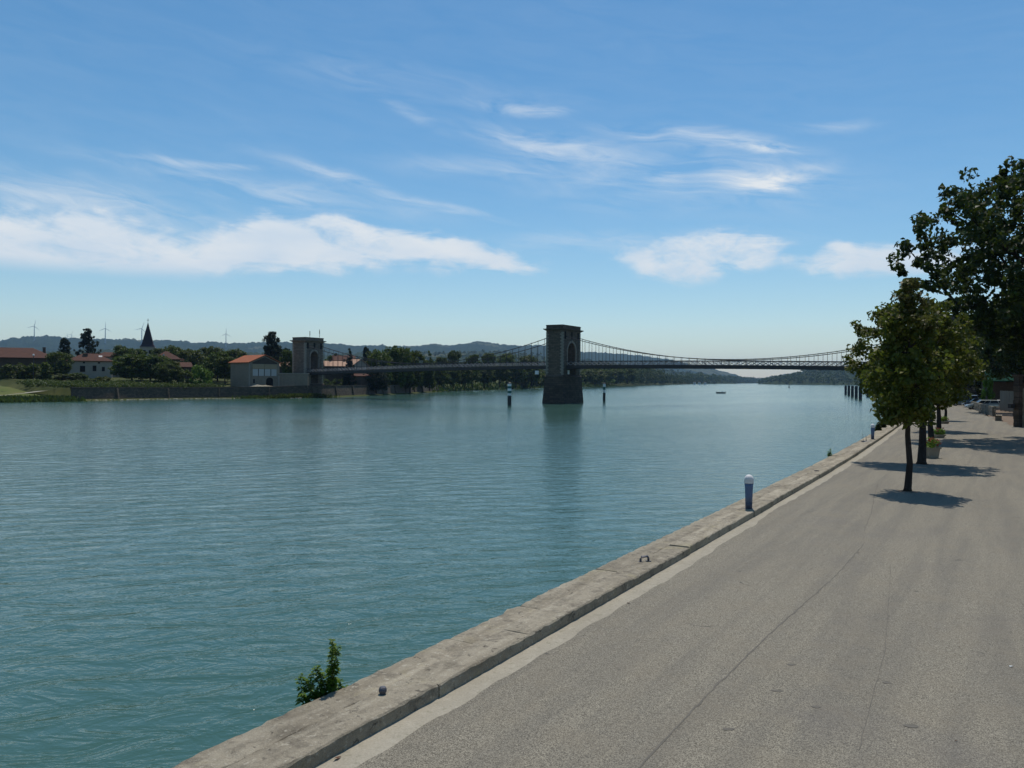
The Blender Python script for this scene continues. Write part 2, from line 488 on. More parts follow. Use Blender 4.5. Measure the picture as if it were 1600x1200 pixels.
# ------------------------------------------------------------------ mesh helpers
class MB:
    """collects verts and faces of one mesh"""

    def __init__(self):
        self.v = []
        self.f = []

    def add(self, v, f):
        o = len(self.v)
        self.v.extend([tuple(q) for q in v])
        self.f.extend([tuple(i + o for i in q) for q in f])
        return self

    def box(self, x0, x1, y0, y1, z0, z1):
        return self.add([(x0, y0, z0), (x1, y0, z0), (x1, y1, z0), (x0, y1, z0), (x0, y0, z1), (x1, y0, z1), (x1, y1, z1), (x0, y1, z1)],
                        [(0, 3, 2, 1), (4, 5, 6, 7), (0, 1, 5, 4), (1, 2, 6, 5), (2, 3, 7, 6), (3, 0, 4, 7)])

    def frustum(self, a, b, z0, z1):
        """a, b: (x0,x1,y0,y1) of the bottom and the top"""
        v = []
        for (x0, x1, y0, y1), z in ((a, z0), (b, z1)):
            v += [(x0, y0, z), (x1, y0, z), (x1, y1, z), (x0, y1, z)]
        return self.add(v, [(0, 3, 2, 1), (4, 5, 6, 7), (0, 1, 5, 4), (1, 2, 6, 5), (2, 3, 7, 6), (3, 0, 4, 7)])

    def tube(self, pts, rad, n=8, cap=True):
        pts = [Vector(p) for p in pts]
        if not hasattr(rad, '__len__'):
            rad = [rad] * len(pts)
        rings = []
        up = Vector((0, 0, 1))
        for i, p in enumerate(pts):
            t = (pts[min(i + 1, len(pts) - 1)] - pts[max(i - 1, 0)])
            if t.length < 1e-9:
                t = Vector((0, 0, 1))
            t.normalize()
            a = t.cross(up if abs(t.z) < .9 else Vector((1, 0, 0))).normalized()
            b = t.cross(a)
            rings.append([p + (a * math.cos(k * 2 * math.pi / n) + b * math.sin(k * 2 * math.pi / n)) * rad[i] for k in range(n)])
        v = [q for r_ in rings for q in r_]
        f = []
        for i in range(len(pts) - 1):
            for k in range(n):
                f.append((i * n + k, i * n + (k + 1) % n, (i + 1) * n + (k + 1) % n, (i + 1) * n + k))
        if cap:
            f.append(tuple(range(n))[::-1])
            f.append(tuple((len(pts) - 1) * n + k for k in range(n)))
        return self.add(v, f)

    def lathe(self, prof, n=20, cx=0, cy=0):
        v, f = [], []
        for r_, z in prof:
            for k in range(n):
                a = 2 * math.pi * k / n
                v.append((cx + r_ * math.cos(a), cy + r_ * math.sin(a), z))
        m = len(prof)
        for i in range(m - 1):
            for k in range(n):
                f.append((i * n + k, i * n + (k + 1) % n, (i + 1) * n + (k + 1) % n, (i + 1) * n + k))
        f.append(tuple(range(n))[::-1])
        f.append(tuple((m - 1) * n + k for k in range(n)))
        return self.add(v, f)

    def bar(self, a, b, w, h=None):
        """rectangular bar from a to b"""
        h = h or w
        a, b = Vector(a), Vector(b)
        t = (b - a).normalized()
        s = t.cross(Vector((0, 0, 1)) if abs(t.z) < .95 else Vector((1, 0, 0))).normalized()
        u = s.cross(t)
        v = []
        for p in (a, b):
            for i, j in ((-1, -1), (1, -1), (1, 1), (-1, 1)):
                v.append(p + s * i * w / 2 + u * j * h / 2)
        return self.add(v, [(0, 3, 2, 1), (4, 5, 6, 7), (0, 1, 5, 4), (1, 2, 6, 5), (2, 3, 7, 6), (3, 0, 4, 7)])

    def prism(self, poly, y0, y1):
        """polygon in x,z extruded along y"""
        n = len(poly)
        v = [(x, y0, z) for x, z in poly] + [(x, y1, z) for x, z in poly]
        f = [tuple(range(n)), tuple(range(n, 2 * n))[::-1]]
        for i in range(n):
            j = (i + 1) % n
            f.append((i, n + i, n + j, j))
        return self.add(v, f)

    def mesh(self, name, mat, smooth=False):
        me = bpy.data.meshes.new(name)
        me.from_pydata(self.v, [], self.f)
        me.materials.append(mat)
        if smooth:
            me.polygons.foreach_set('use_smooth', [True] * len(me.polygons))
        me.validate()
        me.update()
        return me

    def obj(self, name, mat, parent=None, smooth=False, fix=True):
        me = self.mesh(name, mat, smooth)
        if fix:
            bm = bmesh.new()
            bm.from_mesh(me)
            bmesh.ops.recalc_face_normals(bm, faces=bm.faces)
            bm.to_mesh(me)
            bm.free()
        return link(name, me, parent)


def link(name, data, parent=None):
    o = bpy.data.objects.new(name, data)
    COL.objects.link(o)
    if parent:
        o.parent = parent
    return o


def tag(o, label=None, cat=None, group=None, kind=None):
    if label:
        o['label'] = label
    if cat:
        o['category'] = cat
    if group:
        o['group'] = group
    if kind:
        o['kind'] = kind
    return o


def thing(name, label, cat, loc=(0, 0, 0), rz=0.0, group=None, scale=1.0):
    o = bpy.data.objects.new(name, None)
    o.empty_display_size = .3
    COL.objects.link(o)
    o.location = loc
    o.rotation_euler = (0, 0, rz)
    o.scale = (scale,) * 3 if not hasattr(scale, '__len__') else scale
    return tag(o, label, cat, group)


def copy_tree(root, loc, rz=0.0, scale=1.0, label=None, group=None, cat=None):
    c = root.copy()
    COL.objects.link(c)
    c.location = loc
    c.rotation_euler = (0, 0, rz)
    c.scale = (scale,) * 3 if not hasattr(scale, '__len__') else scale
    tag(c, label, cat, group)
    for ch in list(root.children):
        d = ch.copy()
        COL.objects.link(d)
        d.parent = c
        for g in list(ch.children):
            e = g.copy()
            COL.objects.link(e)
            e.parent = d
    return c


def np_mesh(name, V, nquads, mat):
    """V: (4*n,3) array of quads"""
    me = bpy.data.meshes.new(name)
    me.vertices.add(len(V))
    me.vertices.foreach_set('co', V.astype(np.float32).ravel())
    me.loops.add(nquads * 4)
    me.loops.foreach_set('vertex_index', np.arange(nquads * 4, dtype=np.int32))
    me.polygons.add(nquads)
    me.polygons.foreach_set('loop_start', np.arange(0, nquads * 4, 4, dtype=np.int32))
    me.polygons.foreach_set('loop_total', np.full(nquads, 4, dtype=np.int32))
    me.materials.append(mat)
    me.update(calc_edges=True)
    return me


def leaves(rng, clumps, per, ll, lw, up=.45, outw=.7, rnd=.8, fold=.18, fill=2.2):
    """leaf quads in clumps. clumps: (n,4) x,y,z,r ; returns (4N,3)"""
    C = np.repeat(clumps, per, axis=0)
    n = len(C)
    d = rng.normal(size=(n, 3))
    d /= np.linalg.norm(d, axis=1)[:, None]
    rad = C[:, 3] * rng.random(n) ** (1 / fill)
    P = C[:, :3] + d * rad[:, None] * np.array([1, 1, .8])
    N = d * outw + np.array([0, 0, up]) + rng.normal(size=(n, 3)) * rnd
    N /= np.linalg.norm(N, axis=1)[:, None]
    t = rng.normal(size=(n, 3))
    A = np.cross(N, t)
    A /= np.linalg.norm(A, axis=1)[:, None] + 1e-9
    B = np.cross(N, A)
    s = (0.65 + .7 * rng.random(n))[:, None]
    L, W = A * ll * s, B * lw * s
    F = N * ll * fold * s
    V = np.stack([P - L * .5, P + W * .5 - L * .05 + F * .3, P + L * .5 - F, P - W * .5 - L * .05 + F * .3], axis=1)
    return V.reshape(-1, 3)


def envelope_clumps(rng, n, H0, H1, prof, r0, r1, squash=(1, 1), skin=.62, lump=.22):
    """clump centres inside a crown from H0 to H1. prof(h)->radius, h in 0..1"""
    ph = rng.random(6) * 6.28
    out = []
    while len(out) < n:
        h = rng.random()
        Rm = prof(h)
        if rng.random() > (Rm / 1.0) / max(prof(q) for q in (.1, .3, .5, .7, .9)) + .15:
            continue
        a = rng.random() * 6.28
        k = 1 + lump * (math.sin(2 * a + ph[0] + 3 * h) * .5 + math.sin(3 * a + ph[1] - 5 * h) * .4 + math.sin(5 * a + 9 * h + ph[2]) * .35)
        rr = Rm * k * rng.random() ** (.5 * (1 - skin) + .02 + .15)
        out.append((math.cos(a) * rr * squash[0], math.sin(a) * rr * squash[1], H0 + h * (H1 - H0), r0 + (r1 - r0) * rng.random()))
    return np.array(out)


def limbs(rng, mb, clumps, trunk_pts, r0, count, n=5):
    """curved limbs from the trunk to some clump centres"""
    idx = rng.choice(len(clumps), size=min(count, len(clumps)), replace=False)
    tp = [Vector(p) for p in trunk_pts]
    top, bot = tp[-1].z, tp[0].z
    for i in idx:
        e = Vector(clumps[i][:3])
        zz = min(top, max(bot + (top - bot) * .38, e.z - (Vector((e.x, e.y)).length) * .7))
        f = (zz - bot) / (top - bot) * (len(tp) - 1)
        k = min(int(f), len(tp) - 2)
        s = tp[k].lerp(tp[k + 1], f - k)
        m = s.lerp(e, .5) + Vector((0, 0, -.08 * (e - s).length)) + Vector(rng.normal(size=3) * .06 * (e - s).length)
        q = [s, s.lerp(m, .5), m, m.lerp(e, .55), e]
        rr = r0 * (.35 + .3 * rng.random())
        mb.tube(q, [rr, rr * .8, rr * .6, rr * .4, rr * .12], n, False)


def trunk_path(rng, h, lean=.03, k=6):
    pts = []
    x = y = 0.0
    for i in range(k + 1):
        pts.append((x, y, h * i / k))
        x += rng.normal() * lean * h / k * 1.6
        y += rng.normal() * lean * h / k * 1.6
    return pts


def make_tree(name, label, cat, seed, H0, H1, prof, nclump, per, cr, ll, lw, lmat, bmat, tr, nlimb=14, trunk_h=None, loc=(0, 0, 0), rz=0, group=None,
              squash=(1, 1), lump=.22, up=.45, skin=.62, rnd=.8, flare=1.5, tn=8, off=(0, 0)):
    rng = np.random.default_rng(seed)
    root = thing(name, label, cat, loc, rz, group)
    cl = envelope_clumps(rng, nclump, H0, H1, prof, cr[0], cr[1], squash, skin, lump)
    cl[:, 0] += off[0]
    cl[:, 1] += off[1]
    th = trunk_h or H0 + (H1 - H0) * .7
    pts = trunk_path(rng, th)
    mb = MB()
    k = len(pts)
    rr = [tr * (flare if i == 0 else 1.0) * (1 - .8 * i / (k - 1)) for i in range(k)]
    p2 = [pts[0], tuple(Vector(pts[0]).lerp(Vector(pts[1]), .12))] + pts[1:]
    r2 = [rr[0], tr * 1.06] + rr[1:]
    mb.tube(p2, r2, tn)
    limbs(rng, mb, cl, pts, tr, nlimb)
    mb.obj('trunk', bmat, root, True, False)
    V = leaves(rng, cl, per, ll, lw, up, .7, rnd)
    link('crown', np_mesh('crown', V, len(V) // 4, lmat), root)
    return root


# ------------------------------------------------------------------ ground, river, banks
g = MB().add([(-14000, -3000, -4.5), (14000, -3000, -4.5), (14000, 14000, -4.5), (-14000, 14000, -4.5)], [(0, 1, 2, 3)]).obj('ground', M_ground)
tag(g, kind='structure')
WZ = -2.0
riv = MB().add([(-700, -400, WZ), (2600, -400, WZ), (2600, 6400, WZ), (-700, 6400, WZ)], [(0, 1, 2, 3)]).obj('river', M_water)
tag(riv, kind='structure')


def resample(pts, step):
    P = np.array(pts, float)
    d = np.r_[0, np.cumsum(np.hypot(*(P[1:, :2] - P[:-1, :2]).T))]
    s = np.arange(0, d[-1] + step * .5, step)
    s[-1] = min(s[-1], d[-1])
    return np.stack([np.interp(s, d, P[:, i]) for i in range(P.shape[1])], axis=1)


def smooth_line(pts, it=2):
    P = [Vector(p) for p in pts]
    for _ in range(it):
        Q = [P[0]]
        for a, b in zip(P[:-1], P[1:]):
            Q += [a.lerp(b, .25), a.lerp(b, .75)]
        P = Q + [P[-1]]
    return [tuple(p) for p in P]


def normals_left(P):
    t = np.gradient(P[:, :2], axis=0)
    t /= np.linalg.norm(t, axis=1)[:, None] + 1e-9
    return np.stack([-t[:, 1], t[:, 0]], axis=1)


def strip_terrain(name, P, profs, side, mat, jitter=0.0, seed=1, fixn=None):
    """P: (n,2) waterline; profs(i)-> list of (offset, z). side +1 = left of the line"""
    rng = np.random.default_rng(seed)
    N = (normals_left(P) if fixn is None else fixn) * side
    rows = [profs(i) for i in range(len(P))]
    m = len(rows[0])
    mb = MB()
    v = []
    for i in range(len(P)):
        for j, (o, z) in enumerate(rows[i]):
            jj = jitter if 0 < j < m - 1 else 0
            v.append((P[i][0] + N[i][0] * o, P[i][1] + N[i][1] * o, z + rng.normal() * jj * min(1, o / 30)))
    f = [(i * m + j, (i + 1) * m + j, (i + 1) * m + j + 1, i * m + j + 1) for i in range(len(P) - 1) for j in range(m - 1)]
    return tag(mb.add(v, f).obj(name, mat, smooth=True), kind='structure')


# left bank waterline: from behind the camera on the far side, then up the river
WPX = [(86, 200.5), (150, 208), (200, 217), (300, 232), (400, 243), (480, 252.5), (520, 268), (560, 292), (620, 331), (690, 420)]
WTOP = [605, 605, 605.2, 605.2, 604.3, 602.3, 602.4, 602.2, 601.6, 601.2]
_wp = np.array([tuple(at(p, y, d)) for (p, d), y in zip(WPX, WTOP)])
_wt = np.gradient(_wp[:, :2], axis=0)
_wt /= np.linalg.norm(_wt, axis=1)[:, None]
_off = _wp[:, :2] - np.stack([-_wt[:, 1], _wt[:, 0]], axis=1) * 4.0
LBANK = [(-420, -60), (-300, 40), (-185, 128), (-136, 172)] + [tuple(q) for q in _off] + [(-15.7, 488), (25.8, 641), (101, 897), (279, 1477), (488, 2130), (900, 3300), (1750, 5400), (2600, 7000)]
LB = np.array(smooth_line([(x, y, 0) for x, y in LBANK], 2))[:, :2]


def fan_normals(P, lo=(-.94, .34)):
    N = normals_left(P)
    for _ in range(8):
        N[1:-1] = (N[:-2] + N[1:-1] * 2 + N[2:]) / 4
    N /= np.linalg.norm(N, axis=1)[:, None]
    return N


LN = fan_normals(LB)
WY0, WY1 = _off[0][1] + .5, _off[-1][1] - 2


LB_RAMP = [(0, -2.25), (4, -1.7), (12, -.9), (24, .1), (36, 1.1), (50, 1.5), (70, 2.6)]


def lprof(i):
    y = LB[i][1]
    wall = WY0 < y < WY1
    if wall:
        a = [(0, -2.25), (2, -1.85), (3.6, -1.5), (4.2, -1.35), (4.25, 1.22), (20, 1.5), (40, 3.0)]
    elif y < 300:
        a = LB_RAMP
    else:
        a = [(0, -2.25), (3, -1.55), (5, -1.0), (7, -.3), (12, 1.35), (20, 1.6), (40, 3.0)]
    return a + [(90, 4.5), (220, 8), (500, 14), (1100, 24), (2200, 40)]


strip_terrain('river_bank', LB, lprof, 1, M_grass, .15, 3, LN)

# quay line (inner top edge of the coping) and the right bank
QPTS = [(-14.5, -13), (-9.1, -3.6), (-5.0, 3.2), (-2.24, 7.84), (-.64, 10.45), (4.62, 19.26), (10.9, 29.9), (19.05, 43.82), (37.5, 76.57), (60.2, 117), (85.5, 162), (104, 195)]
Q = resample(smooth_line([(x, y, 0) for x, y in QPTS], 2), .5)[:, :2]
QN = normals_left(Q)          # points over the water
for _ in range(30):
    QN[1:-1] = (QN[:-2] + QN[1:-1] * 2 + QN[2:]) / 4
QN /= np.linalg.norm(QN, axis=1)[:, None]
QS = np.r_[0, np.cumsum(np.hypot(*(Q[1:] - Q[:-1]).T))]


def qpt(s, off, z):
    """point at arc length s along the quay, off metres towards the water"""
    x, y = np.interp(s, QS, Q[:, 0]), np.interp(s, QS, Q[:, 1])
    nx, ny = np.interp(s, QS, QN[:, 0]), np.interp(s, QS, QN[:, 1])
    return (x + nx * off, y + ny * off, z)


S_AT = lambda y: float(np.interp(y, Q[:, 1], QS))
LQ = QS[-1]


def q_strip(name, s0, s1, step, offs, mat, kind='structure', smooth=False):
    ss = np.arange(s0, s1, step)
    v, f = [], []
    rows = [offs(s) for s in ss]
    m = len(rows[0])
    for s, r_ in zip(ss, rows):
        v += [qpt(s, o, z) for o, z in r_]
    f = [(i * m + j, (i + 1) * m + j, (i + 1) * m + j + 1, i * m + j + 1) for i in range(len(ss) - 1) for j in range(m - 1)]
    o = MB().add(v, f).obj(name, mat, None, smooth)
    if kind:
        tag(o, kind=kind)
    return o


# land under the road and to its right
q_strip('quay_ground', 0, LQ, 4, lambda s: [(-.02, -2.5), (-.02, -.012), (-13, -.012), (-24, -.012), (-30, .1)], M_soil)
q_strip('quay_slope', 0, LQ, 4, lambda s: [(-30, .1), (-45, .6), (-70, 2.5), (-130, 9), (-300, 26), (-700, 60), (-1500, 110)], M_grass)
q_strip('gutter_strip', 0, LQ, .5, lambda s: [(0, -.004), (-1.1, -.004)], M_gutter)
rng0 = np.random.default_rng(5)
_w = np.cumsum(rng0.normal(size=4000)) * .010
_w -= np.convolve(np.pad(_w, 60, mode='edge'), np.ones(121) / 121, 'valid')


def road_edge(s):
    i = int(s / .12) % 3900
    wid = .37 + .05 * math.sin(s * .11) + .03 * math.sin(s * .37 + 1) + .02 * math.sin(s * 1.1 + .4)
    return -(wid + float(_w[i]) * .8 + .02 * math.sin(s * 4.3))


def road_right(s):
    p = qpt(s, 0, 0)
    wid = 13.5 if p[1] < 36 else np.interp(p[1], [36, 55, 76, 90, 115, 144, 170], [13.2, 13.0, 10.0, 8.6, 7.4, 7.0, 7.0])
    return -float(wid) - .25 * math.sin(s * .5) - .12 * math.sin(s * 1.7)


q_strip('quay_road', 0, LQ, .12, lambda s: [(road_edge(s), .003), (-3, .003), (-8, .003), (road_right(s), .003)], M_asphalt)

# right bank beyond the quay
RBANK = [(102, 192), (122, 232), (150, 312), (163, 352), (190, 425), (245, 545), (432, 960), (1050, 2400), (1500, 3420), (1950, 5300), (2600, 6900)]
RB = np.array(smooth_line([(x, y, 0) for x, y in RBANK], 2))[:, :2]
strip_terrain('river_bank', RB, lambda i: [(0, -2.3), (3, -1.6), (8, -.4), (14, .3), (30, .8), (70, 3), (160, 12), (400, 32), (900, 60), (1800, 90)], -1, M_grass, .15, 4)

# ------------------------------------------------------------------ quay wall with its coping stones
s0, s1 = S_AT(1.0), LQ
qw = thing('quay_wall', 'long weathered stone quay wall with flat coping running along the near riverside road', 'quay wall', (0, 0, 0))
wall = MB()
ss = np.arange(0, LQ, 2.0)
v = []
for s in ss:
    v += [qpt(s, 0.01, -2.6), qpt(s, .01, .02), qpt(s, .99, .02), qpt(s, 1.12, -4.0)]
f = [(i * 4 + j, (i + 1) * 4 + j, (i + 1) * 4 + j + 1, i * 4 + j + 1) for i in range(len(ss) - 1) for j in range(3)]
wall.add(v, f).obj('wall_body', M_quayface, qw)


def coping_row(o_in, o_out, ztop, zbot, seed, lens, send, rough):
    rng = np.random.default_rng(seed)
    s = S_AT(1.5) - rng.random()
    while s < send:
        L = lens[0] + rng.random() * (lens[1] - lens[0])
        e = min(s + L, LQ - .6)
        if e - s < .4:
            break
        near = qpt(s, 0, 0)[1] < 32
        k = max(3, int((e - s) / (.11 if near else .8)))
        dz = rng.normal() * .006
        dl = rng.normal() * .009
        v = []
        for i in range(k + 1):
            t = s + .007 + (e - s - .014) * i / k
            end = .012 if i in (0, k) else 0
            a = o_in + dl + rng.normal() * rough * .6
            b = o_out + dl * .3 + rng.normal() * rough * (1.3 if o_out > .8 else .4)
            z1 = ztop + dz + rng.normal() * .0045 - end
            ch = .012 + abs(rng.normal()) * .011
            v += [qpt(t, o_in + dl, zbot), qpt(t, a, z1 - ch), qpt(t, a + ch, z1), qpt(t, (a + b) / 2, z1 + rng.normal() * .004),
                  qpt(t, b - ch, z1 - .002), qpt(t, b, z1 - ch * 1.3), qpt(t, o_out, zbot)]
        f = [(i * 7 + j, (i + 1) * 7 + j, (i + 1) * 7 + j + 1, i * 7 + j + 1) for i in range(k) for j in range(6)]
        f += [tuple(range(7)), tuple(k * 7 + j for j in range(7))[::-1]]
        MB().add(v, f).obj('coping_stone', M_coping, qw)
        s = e


coping_row(0.0, .50, .17, -.02, 11, (2.3, 4.2), S_AT(150), .006)
coping_row(.522, 1.03, .128, -.10, 12, (2.0, 3.8), S_AT(150), .009)
q_strip('coping_run', S_AT(150), LQ, 2, lambda s: [(0, .02), (0, .17), (.5, .17), (.5, .128), (1.03, .128), (1.03, -.1)], M_coping, None).parent = qw

# seam and cracks in the road surface
def flat_line(name, pix, wid, z, mat, seed):
    rng = np.random.default_rng(seed)
    P = resample([on(px, py, 0) for px, py in pix], .18)
    N = normals_left(P)
    v = []
    for i in range(len(P)):
        w = wid * (.5 + .8 * rng.random())
        j = rng.normal() * wid * .35
        v += [(P[i][0] + N[i][0] * (j + w / 2), P[i][1] + N[i][1] * (j + w / 2), z), (P[i][0] + N[i][0] * (j - w / 2), P[i][1] + N[i][1] * (j - w / 2), z)]
    f = [(2 * i, 2 * i + 2, 2 * i + 3, 2 * i + 1) for i in range(len(P) - 1)]
    return tag(MB().add(v, f).obj(name, mat), kind='structure')


flat_line('asphalt_seam', [(985, 1215), (1100, 1091), (1200, 993), (1306, 900), (1350, 850)], .024, .007, M_crack, 1)
flat_line('asphalt_crack', [(1342, 1172), (1366, 1078), (1383, 1019), (1390, 919), (1392, 880)], .012, .007, M_crack, 2)
flat_line('asphalt_crack', [(1350, 830), (1362, 800), (1366, 775), (1372, 755)], .025, .007, M_crack, 3)

exec_later = []

# ------------------------------------------------------------------ hills
def hill(name, ridge, d0, d1, mat, seed, depth=1500, rough=3.0):
    rng = np.random.default_rng(seed)
    ridge = np.array(ridge, float)
    xs = np.arange(ridge[0, 0], ridge[-1, 0] + 1, 3.0)
    ys = np.interp(xs, ridge[:, 0], ridge[:, 1])
    n = len(xs)
    # gentle bumps along the crest: woods
    bump = np.convolve(rng.normal(size=n + 8), np.ones(3) / 3, 'same')[:n]
    rows = []
    K = 14
    for k in range(K + 4):
        rows.append([])
    v, f = [], []
    for i in range(n):
        d = np.interp(xs[i], [ridge[0, 0], ridge[-1, 0]], [d0, d1])
        top = at(xs[i], ys[i], d)
        zt = top.z + bump[i] * rough
        u = Vector((top.x, top.y)).normalized()
        for k in range(K + 4):
            q = k / K
            dist = (q - 1) * depth              # front foot to crest, then the back slope
            if q <= 1:
                z = -4 + (zt + 4) * (math.sin(q * math.pi / 2) ** 1.15)
            else:
                z = zt - (q - 1) * zt * .6
            if 0 < k < K:
                z += rng.normal() * rough * 1.2
            v.append((top.x + u.x * dist, top.y + u.y * dist, z))
    m = K + 4
    f = [(i * m + j, (i + 1) * m + j, (i + 1) * m + j + 1, i * m + j + 1) for i in range(n - 1) for j in range(m - 1)]
    return tag(MB().add(v, f).obj(name, mat, smooth=True), kind='structure')


M_hill = hill_mat('wooded_hill', (.016, .028, .014), (.034, .050, .022), (.13, .13, .07), .5)
M_hill2 = hill_mat('wooded_slope', (.016, .027, .010), (.038, .050, .017), (.14, .13, .07), .4)
hill('hill', [(-500, 548), (-60, 537), (0, 533), (15, 530), (40, 527), (70, 525.5), (100, 528), (150, 530), (200, 531), (240, 532), (285, 533), (300, 537), (330, 535), (360, 537),
              (400, 536), (430, 535), (470, 536), (520, 538), (560, 541), (600, 541), (640, 542.5), (655, 541), (680, 537.5), (700, 541), (720, 539), (745, 535), (765, 536.5), (800, 540),
              (860, 541), (905, 550), (930, 551), (1000, 556), (1050, 563), (1085, 571), (1120, 578), (1150, 586), (1172, 594), (1185, 599)], 4700, 6600, M_hill, 21, 1700)
hill('hill', [(-500, 556), (0, 552), (120, 549), (200, 547), (300, 550), (420, 552), (520, 556), (560, 553), (650, 556), (760, 551), (860, 558), (920, 566), (1000, 574), (1080, 585), (1130, 594), (1150, 600)],
     2900, 3600, M_hill2, 22, 1100)
hill('hill', [(1166, 600), (1180, 596), (1195, 590.5), (1230, 584), (1260, 580.5), (1300, 577), (1345, 574), (1420, 569), (1520, 562), (1700, 545), (2100, 520)], 6200, 5200, M_hill, 23, 1600)
hill('hill', [(1190, 600), (1200, 596), (1225, 591), (1243, 588), (1256, 582), (1300, 579.5), (1345, 578), (1400, 574), (1500, 566), (1700, 545), (2100, 500)], 3000, 2300, M_hill2, 24, 900)

# ------------------------------------------------------------------ suspension bridge
BD = Vector((.867, -.498, 0)).normalized()         # along the bridge, towards the near bank
BP = Vector((-BD.y, BD.x, 0))                      # across, away from the camera
PC = Vector((13.9, 215.5, 0))
SPAN = 93.5
RZ_B = math.atan2(BD.y, BD.x)


def rail_z(s):
    return 9.2 + .00588 * s - 1.66e-4 * s * s


def arch_front(mb, W, T, z0, z1, aw, zs, n=12, a0=0.0):
    """tower shaft with an arched passage along x. local: x along the bridge, y across"""
    r_ = aw / 2
    pts = [(-W / 2, z0), (-r_, z0), (-r_, zs)] + [(a0 - r_ * math.cos(math.pi * k / n), zs + r_ * 1.08 * math.sin(math.pi * k / n)) for k in range(1, n)] + [(r_, zs), (r_, z0), (W / 2, z0), (W / 2, z1), (-W / 2, z1)]
    N = len(pts)
    v = [(-T / 2, y, z) for y, z in pts] + [(T / 2, y, z) for y, z in pts]
    # end faces as strips so that the opening stays open
    f = []
    arch = list(range(1, N - 3))
    f_l = [0, 1, 2] + []
    half = len(arch) // 2

    def cap(off):
        q = []
        top_l, top_r = N - 1, N - 2
        mid = arch[half]
        q.append(tuple(off + i for i in [0] + arch[:half + 1] + [top_l]))
        q.append(tuple(off + i for i in [top_l, mid, top_r]))
        q.append(tuple(off + i for i in arch[half:] + [N - 3, top_r]))
        return q
    f += cap(0) + [t[::-1] for t in cap(N)]
    for i in range(N):
        j = (i + 1) % N
        if i == 0 or j == N - 3 and False:
            pass
        f.append((i, j, N + j, N + i))
    mb.add(v, f)


def make_tower(label, loc, W, T, z_ground, z_pier, z_top, flare, aw, zs, deck, stone=None):
    M_tower = stone or MATS['tower_stone']
    t = thing('bridge_tower', label, 'bridge tower', (loc.x, loc.y, 0), RZ_B)
    # lower pier, flared at the foot
    b = MB()
    e = .22
    b.frustum((-T / 2 - e - flare, T / 2 + e + flare, -W / 2 - e - flare, W / 2 + e + flare), (-T / 2 - e, T / 2 + e, -W / 2 - e, W / 2 + e), z_ground, z_pier - .35)
    b.obj('pier_base', M_pier, t)
    MB().frustum((-T / 2 - e - .1, T / 2 + e + .1, -W / 2 - e - .1, W / 2 + e + .1), (-T / 2 - .02, T / 2 + .02, -W / 2 - .02, W / 2 + .02), z_pier - .35, z_pier + .05).obj('ledge', M_tower, t)
    s = MB()
    arch_front(s, W, T, z_pier + .05, z_top - 1.55, aw, zs)
    s.obj('shaft', M_tower, t)
    # plug below the deck inside the passage
    MB().box(-T / 2 + .25, T / 2 - .25, -aw / 2 + .003, aw / 2 - .003, z_pier + .06, deck - .9).obj('sill_block', M_pier, t)
    c = MB()
    c.frustum((-T / 2 - .05, T / 2 + .05, -W / 2 - .05, W / 2 + .05), (-T / 2 - .6, T / 2 + .6, -W / 2 - .6, W / 2 + .6), z_top - 1.55, z_top - 1.2)
    c.box(-T / 2 - .66, T / 2 + .66, -W / 2 - .66, W / 2 + .66, z_top - 1.198, z_top - 1.0)
    c.obj('cornice', M_tower, t)
    p = MB()
    p.box(-T / 2 - .02, T / 2 + .02, -W / 2 - .02, W / 2 + .02, z_top - .998, z_top - .15)
    p.box(-T / 2 - .1, T / 2 + .1, -W / 2 - .1, W / 2 + .1, z_top - .148, z_top)
    p.obj('parapet', M_tower, t)
    # quoin stones standing proud on the four corners, long and short courses in turn
    q = MB()
    z, k = z_pier + .1, 0
    while z < z_top - 2.1:
        h = .42
        for sx in (-1, 1):
            for sy in (-1, 1):
                lx, ly = (.75, .45) if k % 2 else (.45, .75)
                x0, y0 = sx * (T / 2 + .03), sy * (W / 2 + .03)
                q.box(min(x0, x0 - sx * lx), max(x0, x0 - sx * lx), min(y0, y0 - sy * ly), max(y0, y0 - sy * ly), z, z + h - .03)
        z += h
        k += 1
    tag(q.obj('quoins', M_quoin, t), kind='stuff')
    # arch ring stones
    a = MB()
    r_ = aw / 2
    for sx in (-1, 1):
        x0, x1 = sorted((sx * (T / 2 - .2), sx * (T / 2 + .06)))
        for k in range(13):
            a0, a1 = math.pi * k / 13 + .012, math.pi * (k + 1) / 13 - .012
            P = [(math.cos(aa) * rr, zs + math.sin(aa) * rr * 1.08) for aa, rr in ((a0, r_ - .02), (a1, r_ - .02), (a1, r_ + .5), (a0, r_ + .5))]
            a.add([(x, y, z) for x in (x0, x1) for y, z in P], [(0, 1, 2, 3), (7, 6, 5, 4), (0, 4, 5, 1), (1, 5, 6, 2), (2, 6, 7, 3), (3, 7, 4, 0)])
        zz = deck
        k = 0
        while zz < zs - .3:
            w = .5 if k % 2 else .32
            for sy in (-1, 1):
                y0, y1 = sorted((sy * (r_ - .02), sy * (r_ + w)))
                a.box(x0, x1, y0, y1, zz, zz + .38)
            zz += .41
            k += 1
    tag(a.obj('arch_surround', M_quoin, t), kind='stuff')
    # cable slots below the cornice
    for sx in (-1, 1):
        for yy in (-.36, 0, .36):
            x0, x1 = sorted((sx * (T / 2 - .1), sx * (T / 2 + .012)))
            MB().box(x0, x1, yy * W - .42, yy * W + .42, z_top - 3.7, z_top - 1.75).obj('cable_slot', M_dark, t)
    return t


